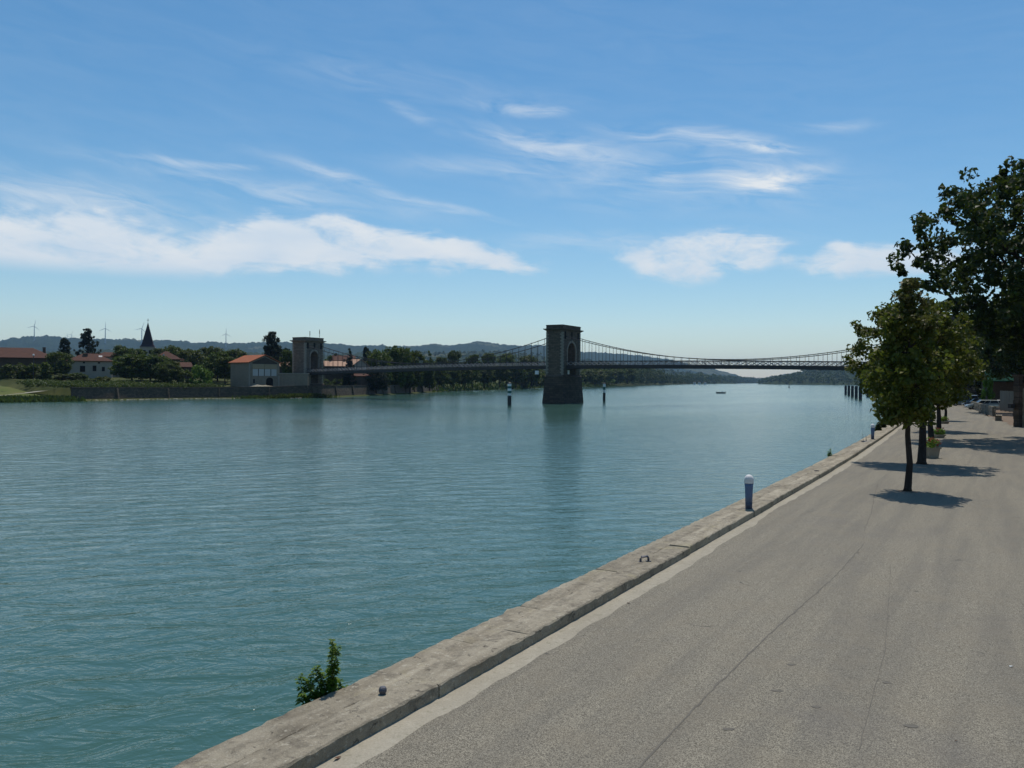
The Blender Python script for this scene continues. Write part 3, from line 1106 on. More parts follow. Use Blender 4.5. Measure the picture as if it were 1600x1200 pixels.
LT = PC - BD * SPAN
RT = PC + BD * SPAN
tw_mid = make_tower('dark stone bridge tower on its flared pier standing in mid river', PC, 11.0, 4.9, WZ - 1.5, 5.5, 18.85, .62, 5.0, 11.6, rail_z(0) - 1.2)
tw_left = make_tower('stone bridge tower with pale quoins on the far village bank beside the barn', LT, 8.4, 5.6, .5, 2.6, 17.6, .15, 3.6, 11.2, rail_z(-SPAN) - 1.2, M_tower_pale)
tw_right = make_tower('stone bridge tower on the near bank hidden behind the quayside trees', RT, 8.4, 5.6, -2.4, 2.6, 18.3, .15, 3.8, 11.6, rail_z(SPAN) - 1.2)

br = thing('suspension_bridge', 'long dark iron suspension bridge deck with cables and hangers crossing the river', 'bridge', (PC.x, PC.y, 0), RZ_B)
HW = 3.05      # half width to the trusses
for sg, (sa, sb) in enumerate(((-SPAN - 2.9, -2.3), (2.3, SPAN + 2.9))):
    S = np.linspace(sa, sb, 71)
    dk = MB()
    v = []
    for s in S:
        z = rail_z(s) - 1.25
        v += [(s, -HW + .12, z - .18), (s, -HW + .12, z), (s, HW - .12, z), (s, HW - .12, z - .18)]
    f = [(i * 4 + j, (i + 1) * 4 + j, (i + 1) * 4 + (j + 1) % 4, i * 4 + (j + 1) % 4) for i in range(70) for j in range(4)]
    dk.add(v, f).obj('deck', M_deck, br)
    for sy in (-1, 1):
        y = sy * HW
        for nm, dz, h, w in (('hand_rail', -.06, .13, .2), ('side_girder', -1.62, .62, .14), ('lower_chord', -1.12, .12, .18)):
            v = []
            for s in S:
                z = rail_z(s) + dz
                v += [(s, y - w / 2, z - h / 2), (s, y + w / 2, z - h / 2), (s, y + w / 2, z + h / 2), (s, y - w / 2, z + h / 2)]
            f = [(i * 4 + j, (i + 1) * 4 + j, (i + 1) * 4 + (j + 1) % 4, i * 4 + (j + 1) % 4) for i in range(70) for j in range(4)] + [(0, 1, 2, 3), (283, 282, 281, 280)]
            MB().add(v, f).obj(nm, M_iron, br)
        lt = MB()
        for i in range(70):
            a, b = S[i], S[i + 1]
            lt.bar((a, y, rail_z(a) - 1.06), (b, y, rail_z(b) - .12), .11)
            lt.bar((a, y + .08, rail_z(a) - .12), (b, y + .08, rail_z(b) - 1.06), .11)
            if i % 2 == 0:
                lt.bar((a, y, rail_z(a) - 1.1), (a, y, rail_z(a) - .05), .12)
        tag(lt.obj('lattice', M_lattice, br), kind='stuff')
    cb = MB()
    for i in range(0, 71, 2):
        cb.bar((S[i], -HW, rail_z(S[i]) - 1.72), (S[i], HW, rail_z(S[i]) - 1.72), .22, .42)
    tag(cb.obj('cross_beams', M_iron, br), kind='stuff')

HANG = MB().bar((0, 0, 0), (0, 0, 1), .075).mesh('hanger', M_iron)


def cable_z(s, sign):
    """parabola between the towers, lowest just above the rail at mid span"""
    m = sign * SPAN / 2
    ztw0, ztw1 = 16.5, (15.6 if sign < 0 else 16.2)
    t = (s - m) / (SPAN / 2)
    low = rail_z(m) + .25
    end = ztw0 if (s - m) * sign < 0 else ztw1
    return low + (end - low) * t * t


for sign in (-1, 1):
    for sy in (-1, 1):
        y = sy * (HW + .45)
        S = [sign * SPAN * k / 56 for k in range(57)]
        MB().tube([(s, y, cable_z(s, sign)) for s in S], .10, 6).obj('main_cable', M_iron, br)
        for k in range(2, 46):
            s = sign * SPAN * k / 47
            z0, z1 = rail_z(s) - 1.2, cable_z(s, sign)
            if z1 - z0 < .5:
                continue
            h = link('hanger', HANG, br)
            h.location = (s, y, z0)
            h.scale = (1, 1, z1 - z0 + .18)
            

def nav_board(label, s, y, z, kind):
    p = PC + BD * s + BP * y
    t = thing('navigation_board', label, 'river sign', (p.x, p.y, z), RZ_B + (math.pi / 2 if kind == 'pier' else 0))
    MB().box(-.55, .55, -.05, .05, 0, 1.0).obj('board', M_white, t)
    if kind != 'pier':
        MB().box(-.06, .06, -.03, .03, 1.0, 1.6).obj('bracket', M_iron, t)
    return t


def pier_board(label, px, py, w, h):
    """board fixed on the pier face"""
    return None


nav_board('small white river sign hung below the deck left of the mid river tower', -6.5, -HW, rail_z(-6) - 3.45, 'deck')
t = thing('navigation_board', 'small white river sign on the shaded portal side of the mid river pier', 'river sign', tuple((PC + BD * (2.45 + .06) + BP * (-2.0)).to_tuple()[:2]) + (5.75,), RZ_B + math.pi / 2)
MB().box(-.5, .5, -.05, .05, 0, 1.1).obj('board', M_white, t)
MB().box(-.75, .75, -.06, .3, -.55, -.35).obj('shelf', M_quoin, t)
t = thing('navigation_board', 'pale plate low on the river facing side of the mid river pier', 'river sign', tuple((PC + BD * (-1.2) - BP * (4.8 + .22 + .55)).to_tuple()[:2]) + (1.45,), RZ_B)
MB().box(-.55, .55, -.06, .02, 0, .5).obj('board', M_white, t)
MB().box(-.6, .6, .02, .25, .1, .4).obj('bracket', M_iron, t)

for i, px in enumerate((484.2, 499.3)):
    p = at(px, 528, 262 if i == 0 else 260)
    t = thing('antenna_mast', ['thin antenna mast on the village bridge tower, the shorter left one', 'thin antenna mast on the village bridge tower, the taller right one'][i], 'antenna', (p.x, p.y, 17.55), group='antennas on the bridge tower')
    MB().tube([(0, 0, 0), (0, 0, 2.3 + .4 * i)], .07, 6).obj('mast', M_pile, t)
    MB().box(-.095, .095, -.095, .095, .9 + .3 * i, 2.1 + .3 * i).obj('aerial', M_pile, t)

# abutment and approach wall below the left tower
t = thing('abutment_wall', 'grey rendered abutment wall between barn and village bridge tower', 'wall', (0, 0, 0))
a, b = at(424, 603, 253), at(481, 603, 254)
mb = MB()
u = Vector((b.x - a.x, b.y - a.y, 0)).normalized()
nn = Vector((-u.y, u.x, 0))
zt = 5.6
L = (b - a).length


def wallbox(mb, a, u, nn, x0, x1, y0, y1, z0, z1):
    q = [a + u * x + nn * y for x, y in ((x0, y0), (x1, y0), (x1, y1), (x0, y1))]
    mb.add([(p.x, p.y, z) for z in (z0, z1) for p in q], [(0, 3, 2, 1), (4, 5, 6, 7), (0, 1, 5, 4), (1, 2, 6, 5), (2, 3, 7, 6), (3, 0, 4, 7)])


wallbox(mb, a, u, nn, 0, L, 0, 8, 1.2, zt)
mb.obj('wall_body', M_rend_grey, t)
mb = MB()
wallbox(mb, a, u, nn, -.1, L + .1, -.12, 8.1, zt + .002, zt + .22)
mb.obj('wall_coping', M_quoin, t)
for x in (3.2, 7.6):
    mb = MB()
    wallbox(mb, a, u, nn, x, x + .35, -.1, -.002, 1.25, zt - .02)
    mb.obj('pilaster', M_rend_grey, t)
mb = MB()
wallbox(mb, a, u, nn, .35, 2.4, -.06, -.002, 1.6, 4.9)
d_ = mb.obj('door', M_pale_window, t)
mb = MB()
wallbox(mb, a, u, nn, 1.34, 1.42, -.075, -.061, 1.65, 4.85)
mb.obj('door_seam', M_dark, d_)

# ------------------------------------------------------------------ left bank retaining wall
bw = thing('retaining_wall', 'long dark stone retaining wall along the far village waterfront', 'wall', (0, 0, 0))
_sel = [k for k in range(len(LB)) if WY0 - .4 < LB[k][1] < WY1 + .4]
_zz = np.interp([LB[k][1] for k in _sel], _off[:, 1], _wp[:, 2])
Wl = resample([(LB[k][0] + LN[k][0] * 4.0, LB[k][1] + LN[k][1] * 4.0, z) for k, z in zip(_sel, _zz)], 3.0)
Wn = normals_left(Wl)
v = []
for i, p in enumerate(Wl):
    jt = rng0.normal() * .04
    v += [(p[0] - Wn[i][0] * .9, p[1] - Wn[i][1] * .9, -2.0), (p[0] - Wn[i][0] * .25, p[1] - Wn[i][1] * .25, p[2] + jt - .2), (p[0] + Wn[i][0] * .8, p[1] + Wn[i][1] * .8, p[2] + jt - .2), (p[0] + Wn[i][0] * .8, p[1] + Wn[i][1] * .8, -1)]
f = [(i * 4 + j, (i + 1) * 4 + j, (i + 1) * 4 + j + 1, i * 4 + j + 1) for i in range(len(Wl) - 1) for j in range(3)]
f += [(0, 1, 2, 3), tuple(4 * (len(Wl) - 1) + k for k in (3, 2, 1, 0))]
MB().add(v, f).obj('wall_body', M_bankwall, bw)
v = []
for i, p in enumerate(Wl):
    for o, z in ((-.38, -.198), (-.38, .0), (.85, .0), (.85, -.198)):
        v.append((p[0] + Wn[i][0] * o, p[1] + Wn[i][1] * o, p[2] + z))
f = [(i * 4 + j, (i + 1) * 4 + j, (i + 1) * 4 + (j + 1) % 4, i * 4 + (j + 1) % 4) for i in range(len(Wl) - 1) for j in range(4)]
MB().add(v, f).obj('wall_coping', M_tower, bw)
for k in range(4, len(Wl) - 2, 5):
    p, n_ = Wl[k], Wn[k]
    MB().bar((p[0] - n_[0] * .95, p[1] - n_[1] * .95, -1.9), (p[0] - n_[0] * .42, p[1] - n_[1] * .42, p[2] - .3), .7, .5).obj('buttress', M_bankwall, bw)


def scatter_rocks(name, line, n, spread, size, mat, seed, z=WZ, label=None):
    rng = np.random.default_rng(seed)
    P = resample(line, .5)
    mb = MB()
    for _ in range(n):
        p = P[rng.integers(len(P))] + np.r_[rng.normal(size=2) * spread, 0]
        s = size * (.4 + rng.random())
        bm = bmesh.new()
        bmesh.ops.create_icosphere(bm, subdivisions=1, radius=1)
        sc = Vector((s * (.8 + rng.random() * .8), s * (.8 + rng.random() * .6), s * (.4 + rng.random() * .3)))
        rot = Matrix.Rotation(rng.random() * 6.28, 3, 'Z')
        V = [rot @ Vector((q.co.x * sc.x, q.co.y * sc.y, q.co.z * sc.z)) * (1 + rng.normal() * .08) + Vector((p[0], p[1], z + s * .12)) for q in bm.verts]
        F = [tuple(w.index for w in q.verts) for q in bm.faces]
        bm.free()
        mb.add(V, F)
    return tag(mb.obj(name, mat, fix=False), label, kind='stuff')


M_palerock = simple('pale_shore_stone', (.34, .31, .25), (.18, .165, .13), .6, .95)
shore_line = [tuple(on(px, py, WZ)) for px, py in ((120, 626.6), (200, 625.2), (300, 623.6), (400, 622.6), (470, 622.3))]
scatter_rocks('shore_stones', shore_line, 210, .35, .30, M_palerock, 5)
scatter_rocks('shore_stones', [tuple(on(px, py, WZ)) for px, py in ((510, 621), (560, 618.2), (620, 615.6), (690, 611.4))], 420, .3, .35, M_palerock, 6)


# ------------------------------------------------------------------ daymarks, piles, buoy
def daymark(label, loc, h, r_, bands, blk, grp):
    t = thing('river_daymark', label, 'channel marker', (loc.x, loc.y, WZ), group=grp)
    MB().lathe([(r_, -1.5), (r_, blk)], 16).obj('pile', M_black, t, False)
    z = blk
    n = len(bands)
    hh = (h - blk) / n
    for i, c in enumerate(bands):
        MB().lathe([(r_ * .97, z + .003), (r_ * .97, z + hh - .003)], 16).obj('band', M_white if c == 'w' else M_markgreen, t)
        z += hh
    MB().lathe([(r_ * 1.05, z), (r_ * 1.05, z + .12), (r_ * .5, z + .35), (.05, z + .4)], 16).obj('cap', M_black, t)
    return t


p = on(796, 633.4, WZ)
daymark('white and green banded channel post with black base left of the bridge pier', p, 5.2, .47, 'wgwgw', 2.35, 'channel posts beside the pier')
p = on(944, 627, WZ)
daymark('slimmer banded channel post with black base right of the bridge pier', p, 5.15, .40, 'wgw', 2.55, 'channel posts beside the pier')
pil = [(1321.5, 616.5, 602.3), (1326.5, 618, 602.3), (1332, 620.3, 602.8), (1338, 622.3, 603), (1344.5, 624.3, 603.8)]
plab = ['dark mooring pile, leftmost and farthest of the row off the right bank', 'dark mooring pile second from the left in the row off the right bank', 'dark mooring pile in the middle of the row off the right bank',
        'dark mooring pile second from the right in the row off the right bank', 'dark mooring pile, rightmost and nearest of the row off the right bank']
for (px, yb, yt), lb in zip(pil, plab):
    p = on(px, yb, WZ)
    zt = at(px, yt, p.y).z
    t = thing('mooring_pile', lb, 'mooring pile', (p.x, p.y, WZ), group='mooring piles off the right bank')
    MB().lathe([(.55, -1.5), (.55, zt - WZ - .1)], 14).obj('shaft', M_pile, t)
    MB().lathe([(.6, zt - WZ - .098), (.6, zt - WZ)], 14).obj('cap_plate', M_black, t)
    MB().box(-.64, -.53, -.12, .12, 0, zt - WZ - .4).obj('fender_strip', M_black, t)
p = on(1356.5, 620.5, WZ)
t = thing('mooring_pile', 'short dark mooring stump close to the right bank behind the leaves', 'mooring pile', (p.x, p.y, WZ), group='mooring piles off the right bank')
MB().lathe([(.7, -1.5), (.7, 2.0)], 14).obj('shaft', M_pile, t)
MB().lathe([(.75, 2.002), (.75, 2.12)], 14).obj('cap_plate', M_black, t)
p = on(1233, 605.8, WZ)
t = thing('river_buoy', 'small dark buoy far up the river before the distant shore', 'buoy', (p.x, p.y, WZ))
MB().lathe([(.9, -.4), (.9, .5), (.55, .8)], 14).obj('float', M_black, t)
MB().lathe([(.45, .801), (.38, 3.6), (.1, 4.0)], 12).obj('tower_top', M_pile, t)

# ------------------------------------------------------------------ boats
def boat(name, label, loc, rz, L, B, H, hullmat, outboard=True):
    t = thing(name, label, 'boat', loc, rz)
    n = 12
    v = []
    for i in range(n + 1):
        u = i / n
        x = (u - .5) * L
        w = B / 2 * (1 - max(0, (u - .45) / .55) ** 2.2) * (.86 + .14 * min(1, u * 4))
        sh = H * (1 + .25 * max(0, u - .4) ** 2 * 3)
        v += [(x, -w, sh), (x + .0, -w * .8, -.1), (x, 0, -.25 + .25 * max(0, u - .7)), (x, w * .8, -.1), (x, w, sh), (x, w * .86, sh - .03), (x, w * .6, .12), (x, -w * .6, .12), (x, -w * .86, sh - .03)]
    m = 9
    f = [(i * m + j, (i + 1) * m + j, (i + 1) * m + (j + 1) % m, i * m + (j + 1) % m) for i in range(n) for j in range(m)]
    f += [tuple(range(m)), tuple(n * m + j for j in range(m))[::-1]]
    MB().add(v, f).obj('hull', hullmat, t)
    for x in (-.22 * L, .12 * L):
        MB().box(x - .16, x + .16, -B * .40, B * .40, H * .62, H * .72).obj('bench_seat', M_wood, t)
    if outboard:
        mo = MB().box(-L / 2 - .42, -L / 2 - .08, -.17, .17, H * .75, H * 1.5).obj('outboard_motor', M_black, t)
        MB().bar((-L / 2 - .2, 0, H * .75), (-L / 2 - .25, 0, -.35), .14, .2).obj('motor_leg', M_black, mo)
    return t


p = on(1126, 614.6, WZ)
BOATP = p.copy()
boat('motor_boat', 'small grey open boat carrying one person in mid river beyond the bridge', (p.x, p.y, WZ + .05), 2.95, 4.6, 1.6, .62, M_hull)


def person_seated(label, loc, rz):
    t = thing('person', label, 'person', loc, rz)
    J = {'pel': ((0, 0, 0), .15), 'sp': ((-.02, 0, .22), .15), 'ch': ((0, 0, .42), .17), 'nk': ((.02, 0, .55), .065), 'hd': ((.04, 0, .64), .09), 'ht': ((.04, 0, .76), .085)}
    E_ = [('pel', 'sp'), ('sp', 'ch'), ('ch', 'nk'), ('nk', 'hd'), ('hd', 'ht')]
    for s, k in ((1, 'l'), (-1, 'r')):
        J.update({'sh' + k: ((0, .18 * s, .47), .075), 'el' + k: ((.08, .25 * s, .24), .05), 'wr' + k: ((.27, .18 * s, .14), .035), 'ha' + k: ((.35, .16 * s, .13), .035),
                  'hi' + k: ((.02, .1 * s, -.02), .1), 'kn' + k: ((.42, .13 * s, .03), .075), 'an' + k: ((.44, .13 * s, -.38), .05), 'to' + k: ((.6, .14 * s, -.42), .04)})
        E_ += [('ch', 'sh' + k), ('sh' + k, 'el' + k), ('el' + k, 'wr' + k), ('wr' + k, 'ha' + k), ('pel', 'hi' + k), ('hi' + k, 'kn' + k), ('kn' + k, 'an' + k), ('an' + k, 'to' + k)]
    keys = list(J)
    me = bpy.data.meshes.new('body')
    me.from_pydata([J[k][0] for k in keys], [(keys.index(a), keys.index(b)) for a, b in E_], [])
    ob = link('body', me, t)
    sk = ob.modifiers.new('skin', 'SKIN')
    for i, k in enumerate(keys):
        me.skin_vertices[0].data[i].radius = (J[k][1],) * 2
        me.skin_vertices[0].data[i].use_root = k == 'pel'
    ss_ = ob.modifiers.new('sub', 'SUBSURF')
    ss_.levels = ss_.render_levels = 1
    me.materials.append(M_cloth)
    bpy.context.view_layer.update()
    me2 = bpy.data.meshes.new_from_object(ob.evaluated_get(bpy.context.evaluated_depsgraph_get()))
    me2.materials.clear()
    me2.materials.append(M_cloth)
    me2.materials.append(M_skin)
    for pl in me2.polygons:
        if pl.center.z > .56:
            pl.material_index = 1
    ob.modifiers.clear()
    ob.data = me2
    return t


person_seated('person in dark clothes sitting in the stern of the small river boat', (p.x + .9, p.y - .1, WZ + .05 + .58), 2.95)
p = on(1363, 611.5, WZ)
boat('moored_boat', 'white boat moored at the right bank half hidden by the leaves', (p.x, p.y, WZ + .05), 1.0, 6.5, 2.3, 1.2, M_white, False)

# ------------------------------------------------------------------ wind turbines on the ridge
def blade_mb(L):
    mb = MB()
    sec = [(0, 1.3, 1.3), (.08, 1.6, 1.2), (.2, 2.5, .7), (.6, 1.7, .45), (1, .6, .15)]
    v = []
    for u, c, th in sec:
        v += [(-.3 * c, -th / 2, u * L), (.7 * c, -th / 2, u * L), (.7 * c, th / 2, u * L), (-.3 * c, th / 2, u * L)]
    f = [(i * 4 + j, (i + 1) * 4 + j, (i + 1) * 4 + (j + 1) % 4, i * 4 + (j + 1) % 4) for i in range(len(sec) - 1) for j in range(4)] + [(0, 1, 2, 3), (19, 18, 17, 16)]
    return mb.add(v, f)


BL = None
turb = [(53.5, 509.5, 526.5, 4800, 12, 'wind turbine at the left end of the hill ridge above the brown roof'),
        (105, 524.5, 530, 7400, 0, 'smaller distant wind turbine, left of the close pair behind the narrow conifer'),
        (111.5, 522.5, 531, 7400, 25, 'smaller distant wind turbine, right of the close pair by the cedar'),
        (164.5, 513, 531, 4900, 2, 'wind turbine on the ridge right of the tall cedar'),
        (221.5, 513.5, 532, 4900, 18, 'wind turbine on the ridge just left of the church spire'),
        (353, 521.5, 537, 4900, 0, 'wind turbine standing alone above the orange roofed barn')]
t0 = None
for px, yh, yb, d, ang, lb in turb:
    h = at(px, yh, d)
    b = at(px, yb + 4, d)
    H = h.z - b.z
    if t0 is None:
        t0 = thing('wind_turbine', lb, 'wind turbine', (b.x, b.y, b.z), .45, 'wind turbines on the ridge')
        MB().lathe([(3.0, -8), (2.4, 25), (1.7, H)], 12).obj('mast', M_turb, t0)
        MB().box(-1.8, 1.8, -3, 6, H - 1.7, H + 2.0).obj('nacelle', M_turb, t0)
        MB().tube([(0, -5.2, H), (0, -4.5, H), (0, -3.01, H)], [.4, 1.6, 1.9], 10).obj('hub', M_turb, t0)
        BLM = blade_mb(38).mesh('blade', M_turb)
        for k in range(3):
            o = link('blade', BLM, t0)
            o.location = (0, -4.2, H)
            o.rotation_euler = (0, R(120 * k + ang), 0)
        H0 = H
    else:
        c = copy_tree(t0, (b.x, b.y, b.z), .45, H / H0, lb)
        for ch in c.children:
            if ch.name.startswith('blade'):
                ch.rotation_euler.y += R(ang - 12)


# ------------------------------------------------------------------ houses
def window(parent, x, y, z, w, h, mat=None, shut=False, frame=None):
    """window on a wall in the local plane y (facing -y)"""
    f_ = MB()
    k = .07
    f_.box(x - w / 2 - k, x - w / 2, y - .06, y + .02, z, z + h)
    f_.box(x + w / 2, x + w / 2 + k, y - .06, y + .02, z, z + h)
    f_.box(x - w / 2 - k, x + w / 2 + k, y - .06, y + .02, z + h + .001, z + h + k)
    f_.box(x - w / 2 - k, x + w / 2 + k, y - .1, y + .02, z - k, z - .001)
    wo = f_.obj('window', frame or M_quoin, parent)
    MB().box(x - w / 2 + .002, x + w / 2 - .002, y - .03, y + .02, z + .002, z + h - .002).obj('pane', mat or M_dark, wo)
    if shut:
        for s in (-1, 1):
            MB().box(x + s * (w / 2 + k + .02) + (0 if s > 0 else -w * .5), x + s * (w / 2 + k + .02) + (w * .5 if s > 0 else 0), y - .07, y - .004, z, z + h).obj('shutter', M_panel_tan if s else M_wood, wo)
    return wo


def roof_slab(mb, P, th=.22):
    """thick roof plane from corner points"""
    P = [Vector(p) for p in P]
    n = (P[1] - P[0]).cross(P[2] - P[0]).normalized()
    if n.z < 0:
        n = -n
    k = len(P)
    v = [p for p in P] + [p + n * th for p in P]
    f = [tuple(range(k)), tuple(range(k, 2 * k))[::-1]] + [(i, (i + 1) % k, k + (i + 1) % k, k + i) for i in range(k)]
    mb.add(v, f)


def house(name, label, loc, rz, w, l, hw, hr, wallm, roofm, kind='hip', over=.5, inset=None, group=None, cat='house'):
    t = thing(name, label, cat, loc, rz, group)
    MB().box(0, w, 0, l, -1.5, hw).obj('wall', wallm, t)
    rf = MB()
    o = over
    if kind == 'hip':
        i_ = inset if inset is not None else min(w, l) / 2
        A, B_, C, D = (-o, -o, hw + .01), (w + o, -o, hw + .01), (w + o, l + o, hw + .01), (-o, l + o, hw + .01)
        if w >= l:
            r1, r2 = (i_ - o, l / 2, hw + hr), (w - i_ + o, l / 2, hw + hr)
            faces = [[A, B_, r2, r1], [B_, C, r2], [C, D, r1, r2], [D, A, r1]]
        else:
            r1, r2 = (w / 2, i_ - o, hw + hr), (w / 2, l - i_ + o, hw + hr)
            faces = [[A, B_, r1], [B_, C, r2, r1], [C, D, r2], [D, A, r1, r2]]
        V, F = [], []
        for fc in faces:
            F.append(tuple(range(len(V), len(V) + len(fc))))
            V += fc
        F.append(tuple(range(len(V), len(V) + 4)))
        V += [A, D, C, B_]
        rf.add(V, F)
        # eaves board
        for a, b in ((A, B_), (B_, C), (C, D), (D, A)):
            rf.bar((a[0], a[1], hw - .08), (b[0], b[1], hw - .08), .16, .16)
    elif kind == 'gable_y':       # ridge along y, gables on y=0 and y=l
        roof_slab(rf, [(-o, -o, hw - .12), (w / 2, -o, hw + hr), (w / 2, l + o, hw + hr), (-o, l + o, hw - .12)])
        roof_slab(rf, [(w / 2, -o, hw + hr), (w + o, -o, hw - .12), (w + o, l + o, hw - .12), (w / 2, l + o, hw + hr)])
        MB().add([(0, .02, hw), (w, .02, hw), (w / 2, .02, hw + hr - .15), (0, l - .02, hw), (w, l - .02, hw), (w / 2, l - .02, hw + hr - .15)], [(0, 1, 2), (3, 5, 4), (0, 3, 4, 1), (0, 2, 5, 3), (1, 4, 5, 2)]).obj('gable', wallm, t)
    else:                          # ridge along x
        roof_slab(rf, [(-o, -o, hw - .12), (w + o, -o, hw - .12), (w + o, l / 2, hw + hr), (-o, l / 2, hw + hr)])
        roof_slab(rf, [(-o, l / 2, hw + hr), (w + o, l / 2, hw + hr), (w + o, l + o, hw - .12), (-o, l + o, hw - .12)])
        MB().add([(.02, 0, hw), (.02, l, hw), (.02, l / 2, hw + hr - .15), (w - .02, 0, hw), (w - .02, l, hw), (w - .02, l / 2, hw + hr - .15)], [(0, 1, 2), (3, 5, 4), (0, 3, 4, 1), (0, 2, 5, 3), (1, 4, 5, 2)]).obj('gable', wallm, t)
    r_ = rf.obj('roof', roofm, t)
    return t, r_


def chimney(roof, x, y, z, w, h, mat=M_tower):
    MB().box(x - w / 2, x + w / 2, y - w / 2, y + w / 2, z, z + h).box(x - w / 2 - .08, x + w / 2 + .08, y - w / 2 - .08, y + w / 2 + .08, z + h + .001, z + h + .15).obj('chimney', mat, roof)


# brown house at the far left
p = at(-62, 600, 268)
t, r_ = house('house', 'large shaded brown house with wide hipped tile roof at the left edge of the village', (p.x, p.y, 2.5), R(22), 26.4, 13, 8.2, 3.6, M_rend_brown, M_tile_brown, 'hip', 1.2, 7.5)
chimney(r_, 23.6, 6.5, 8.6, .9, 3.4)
for x in (3.5, 7, 10.5, 14, 17.5, 21, 24.5):
    window(t, x, 0, 4.7, 1.1, 1.6, frame=M_wood)
for x in (7, 14, 21):
    window(t, x, 0, 1.2, 1.2, 1.9, frame=M_wood)
# pale house with three windows
p = at(105, 588, 265)
t, r_ = house('house', 'pale rendered house with three dark windows under a low orange hipped roof', (p.x, p.y, 3.0), R(26), 13.3, 9, 6.6, 2.6, M_rend_pale, M_tile_brown, 'hip', .5, 5.0)
for x, w, h, z in ((4.5, 1.5, 2.0, 2.9), (8.05, 1.05, 1.8, 3.2), (10.7, .85, 1.4, 3.2)):
    window(t, x, 0, z, w, h)
for x in (4.9, 9.4):
    window(t, x, 0, 5.75, .6, .5)
chimney(r_, 5.2, 3.2, 7.4, 1.4, 1.5)
MB().add([(9.2, 2.2, 7.93), (10.3, 2.2, 7.93), (10.3, 3.1, 8.43), (9.2, 3.1, 8.43), (9.2, 2.2, 8.03), (10.3, 2.2, 8.03), (10.3, 3.1, 8.53), (9.2, 3.1, 8.53)], [(0, 3, 2, 1), (4, 5, 6, 7), (0, 1, 5, 4), (1, 2, 6, 5), (2, 3, 7, 6), (3, 0, 4, 7)]).obj('skylight', M_pale_window, r_)
p = at(148, 575, 285)
t, r_ = house('house', 'orange roofed house wing showing behind the pale three windowed house', (p.x, p.y, 3.0), R(26), 8.5, 7, 8.6, 1.7, M_rend_pale, M_tile_brown, 'hip', .5)
# house among trees right of the spire
p = at(242, 580, 300)
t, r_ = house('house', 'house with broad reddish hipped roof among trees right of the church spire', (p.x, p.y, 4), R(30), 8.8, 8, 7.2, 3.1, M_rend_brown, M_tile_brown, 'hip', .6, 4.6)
MB().box(2.9, 3.5, 1.4, 2.2, 8.0, 9.1).obj('dormer', M_pale_window, r_)
window(t, 7.5, 0, 4.5, 1.0, 1.3)
p = at(276, 590, 285)
t, r_ = house('shed', 'low lean-to roofed shed between the bright tree and the red roof', (p.x, p.y, 4), R(35), 5.0, 5, 4.0, 1.6, M_rend_brown, M_tile_brown, 'gable_x', .5, cat='shed')
MB().box(1.2, 2.4, -.05, .02, 0, 2.1).obj('door', M_wood, t)

# church
p = at(231, 545, 335)
t = thing('church', 'village church with steep dark slate spire rising above the trees', 'church', (p.x, p.y, 4), R(20))
MB().box(-2.7, 2.7, -2.7, 2.7, -1, 12.6).obj('tower', M_rend_pale, t)
MB().box(-2.95, 2.95, -2.95, 2.95, 12.602, 13.0).obj('cornice', M_quoin, t)
for x in (-1.1, 1.1):
    MB().box(x - .5, x + .5, -2.76, -2.69, 9.2, 11.6).obj('belfry_opening', M_dark, t)
sp = MB().frustum((-2.8, 2.8, -2.8, 2.8), (-2.15, 2.15, -2.15, 2.15), 13.002, 14.3)
sp.frustum((-2.15, 2.15, -2.15, 2.15), (-.08, .08, -.08, .08), 14.302, 23.2)
spo = sp.obj('spire', M_slate, t)
cr = MB().bar((0, 0, 23.1), (0, 0, 25.0), .14).bar((-.45, 0, 24.3), (.45, 0, 24.3), .13).obj('cross', M_iron, spo)
MB().box(2.75, 14, -4, 4, -1, 7.0).obj('nave', M_rend_pale, t)
nr = MB()
roof_slab(nr, [(2.8, -4.4, 6.9), (14.3, -4.4, 6.9), (14.3, 0, 10), (2.8, 0, 10)])
roof_slab(nr, [(2.8, 0, 10), (14.3, 0, 10), (14.3, 4.4, 6.9), (2.8, 4.4, 6.9)])
nr.obj('nave_roof', M_tile_brown, t)

# barn with glazed gable by the abutment
p = at(390, 602.5, 246)
t, r_ = house('barn', 'stone barn with bright orange tiled roof and white shuttered gable by the bridge', (p.x, p.y, 1.6), R(46), 10.2, 12.5, 7.4, 2.35, M_rend_grey, M_tile_red, 'gable_y', .55, cat='barn')
MB().add([(.9, -.03, 7.0), (9.3, -.03, 7.0), (9.3, -.03, 7.45), (5.1, -.03, 9.2), (.9, -.03, 7.45)] + [(.9, .015, 7.0), (9.3, .015, 7.0), (9.3, .015, 7.45), (5.1, .015, 9.2), (.9, .015, 7.45)],
         [(0, 1, 2, 3, 4), (9, 8, 7, 6, 5), (0, 5, 6, 1), (1, 6, 7, 2), (2, 7, 8, 3), (3, 8, 9, 4), (4, 9, 5, 0)]).obj('gable_boarding', M_wood, t)
for x0, x1 in ((1.0, 4.85), (5.0, 9.2)):
    MB().box(x0, x1, -.06, -.002, 5.5, 6.95).obj('panel', M_panel_tan, t)
for x0, x1 in ((1.0, 2.8), (3.05, 4.8), (5.05, 7.0), (7.3, 9.1)):
    MB().box(x0, x1, -.05, -.002, 3.3, 5.4).obj('shutter', M_pale_window, t)
for x in (2.92, 4.92, 7.15):
    MB().box(x - .08, x + .08, -.09, -.001, 3.3, 5.45).obj('mullion', M_wood, t)
ad = MB()
ad.prism([(5.6, .2), (7.9, .2), (7.9, 1.9)] + [(6.75 + 1.15 * math.cos(a), 1.9 + .9 * math.sin(a)) for a in np.linspace(.2, math.pi - .2, 8)] + [(5.6, 1.9)], -.05, -.003)
ad.obj('arched_doorway', M_dark, t)
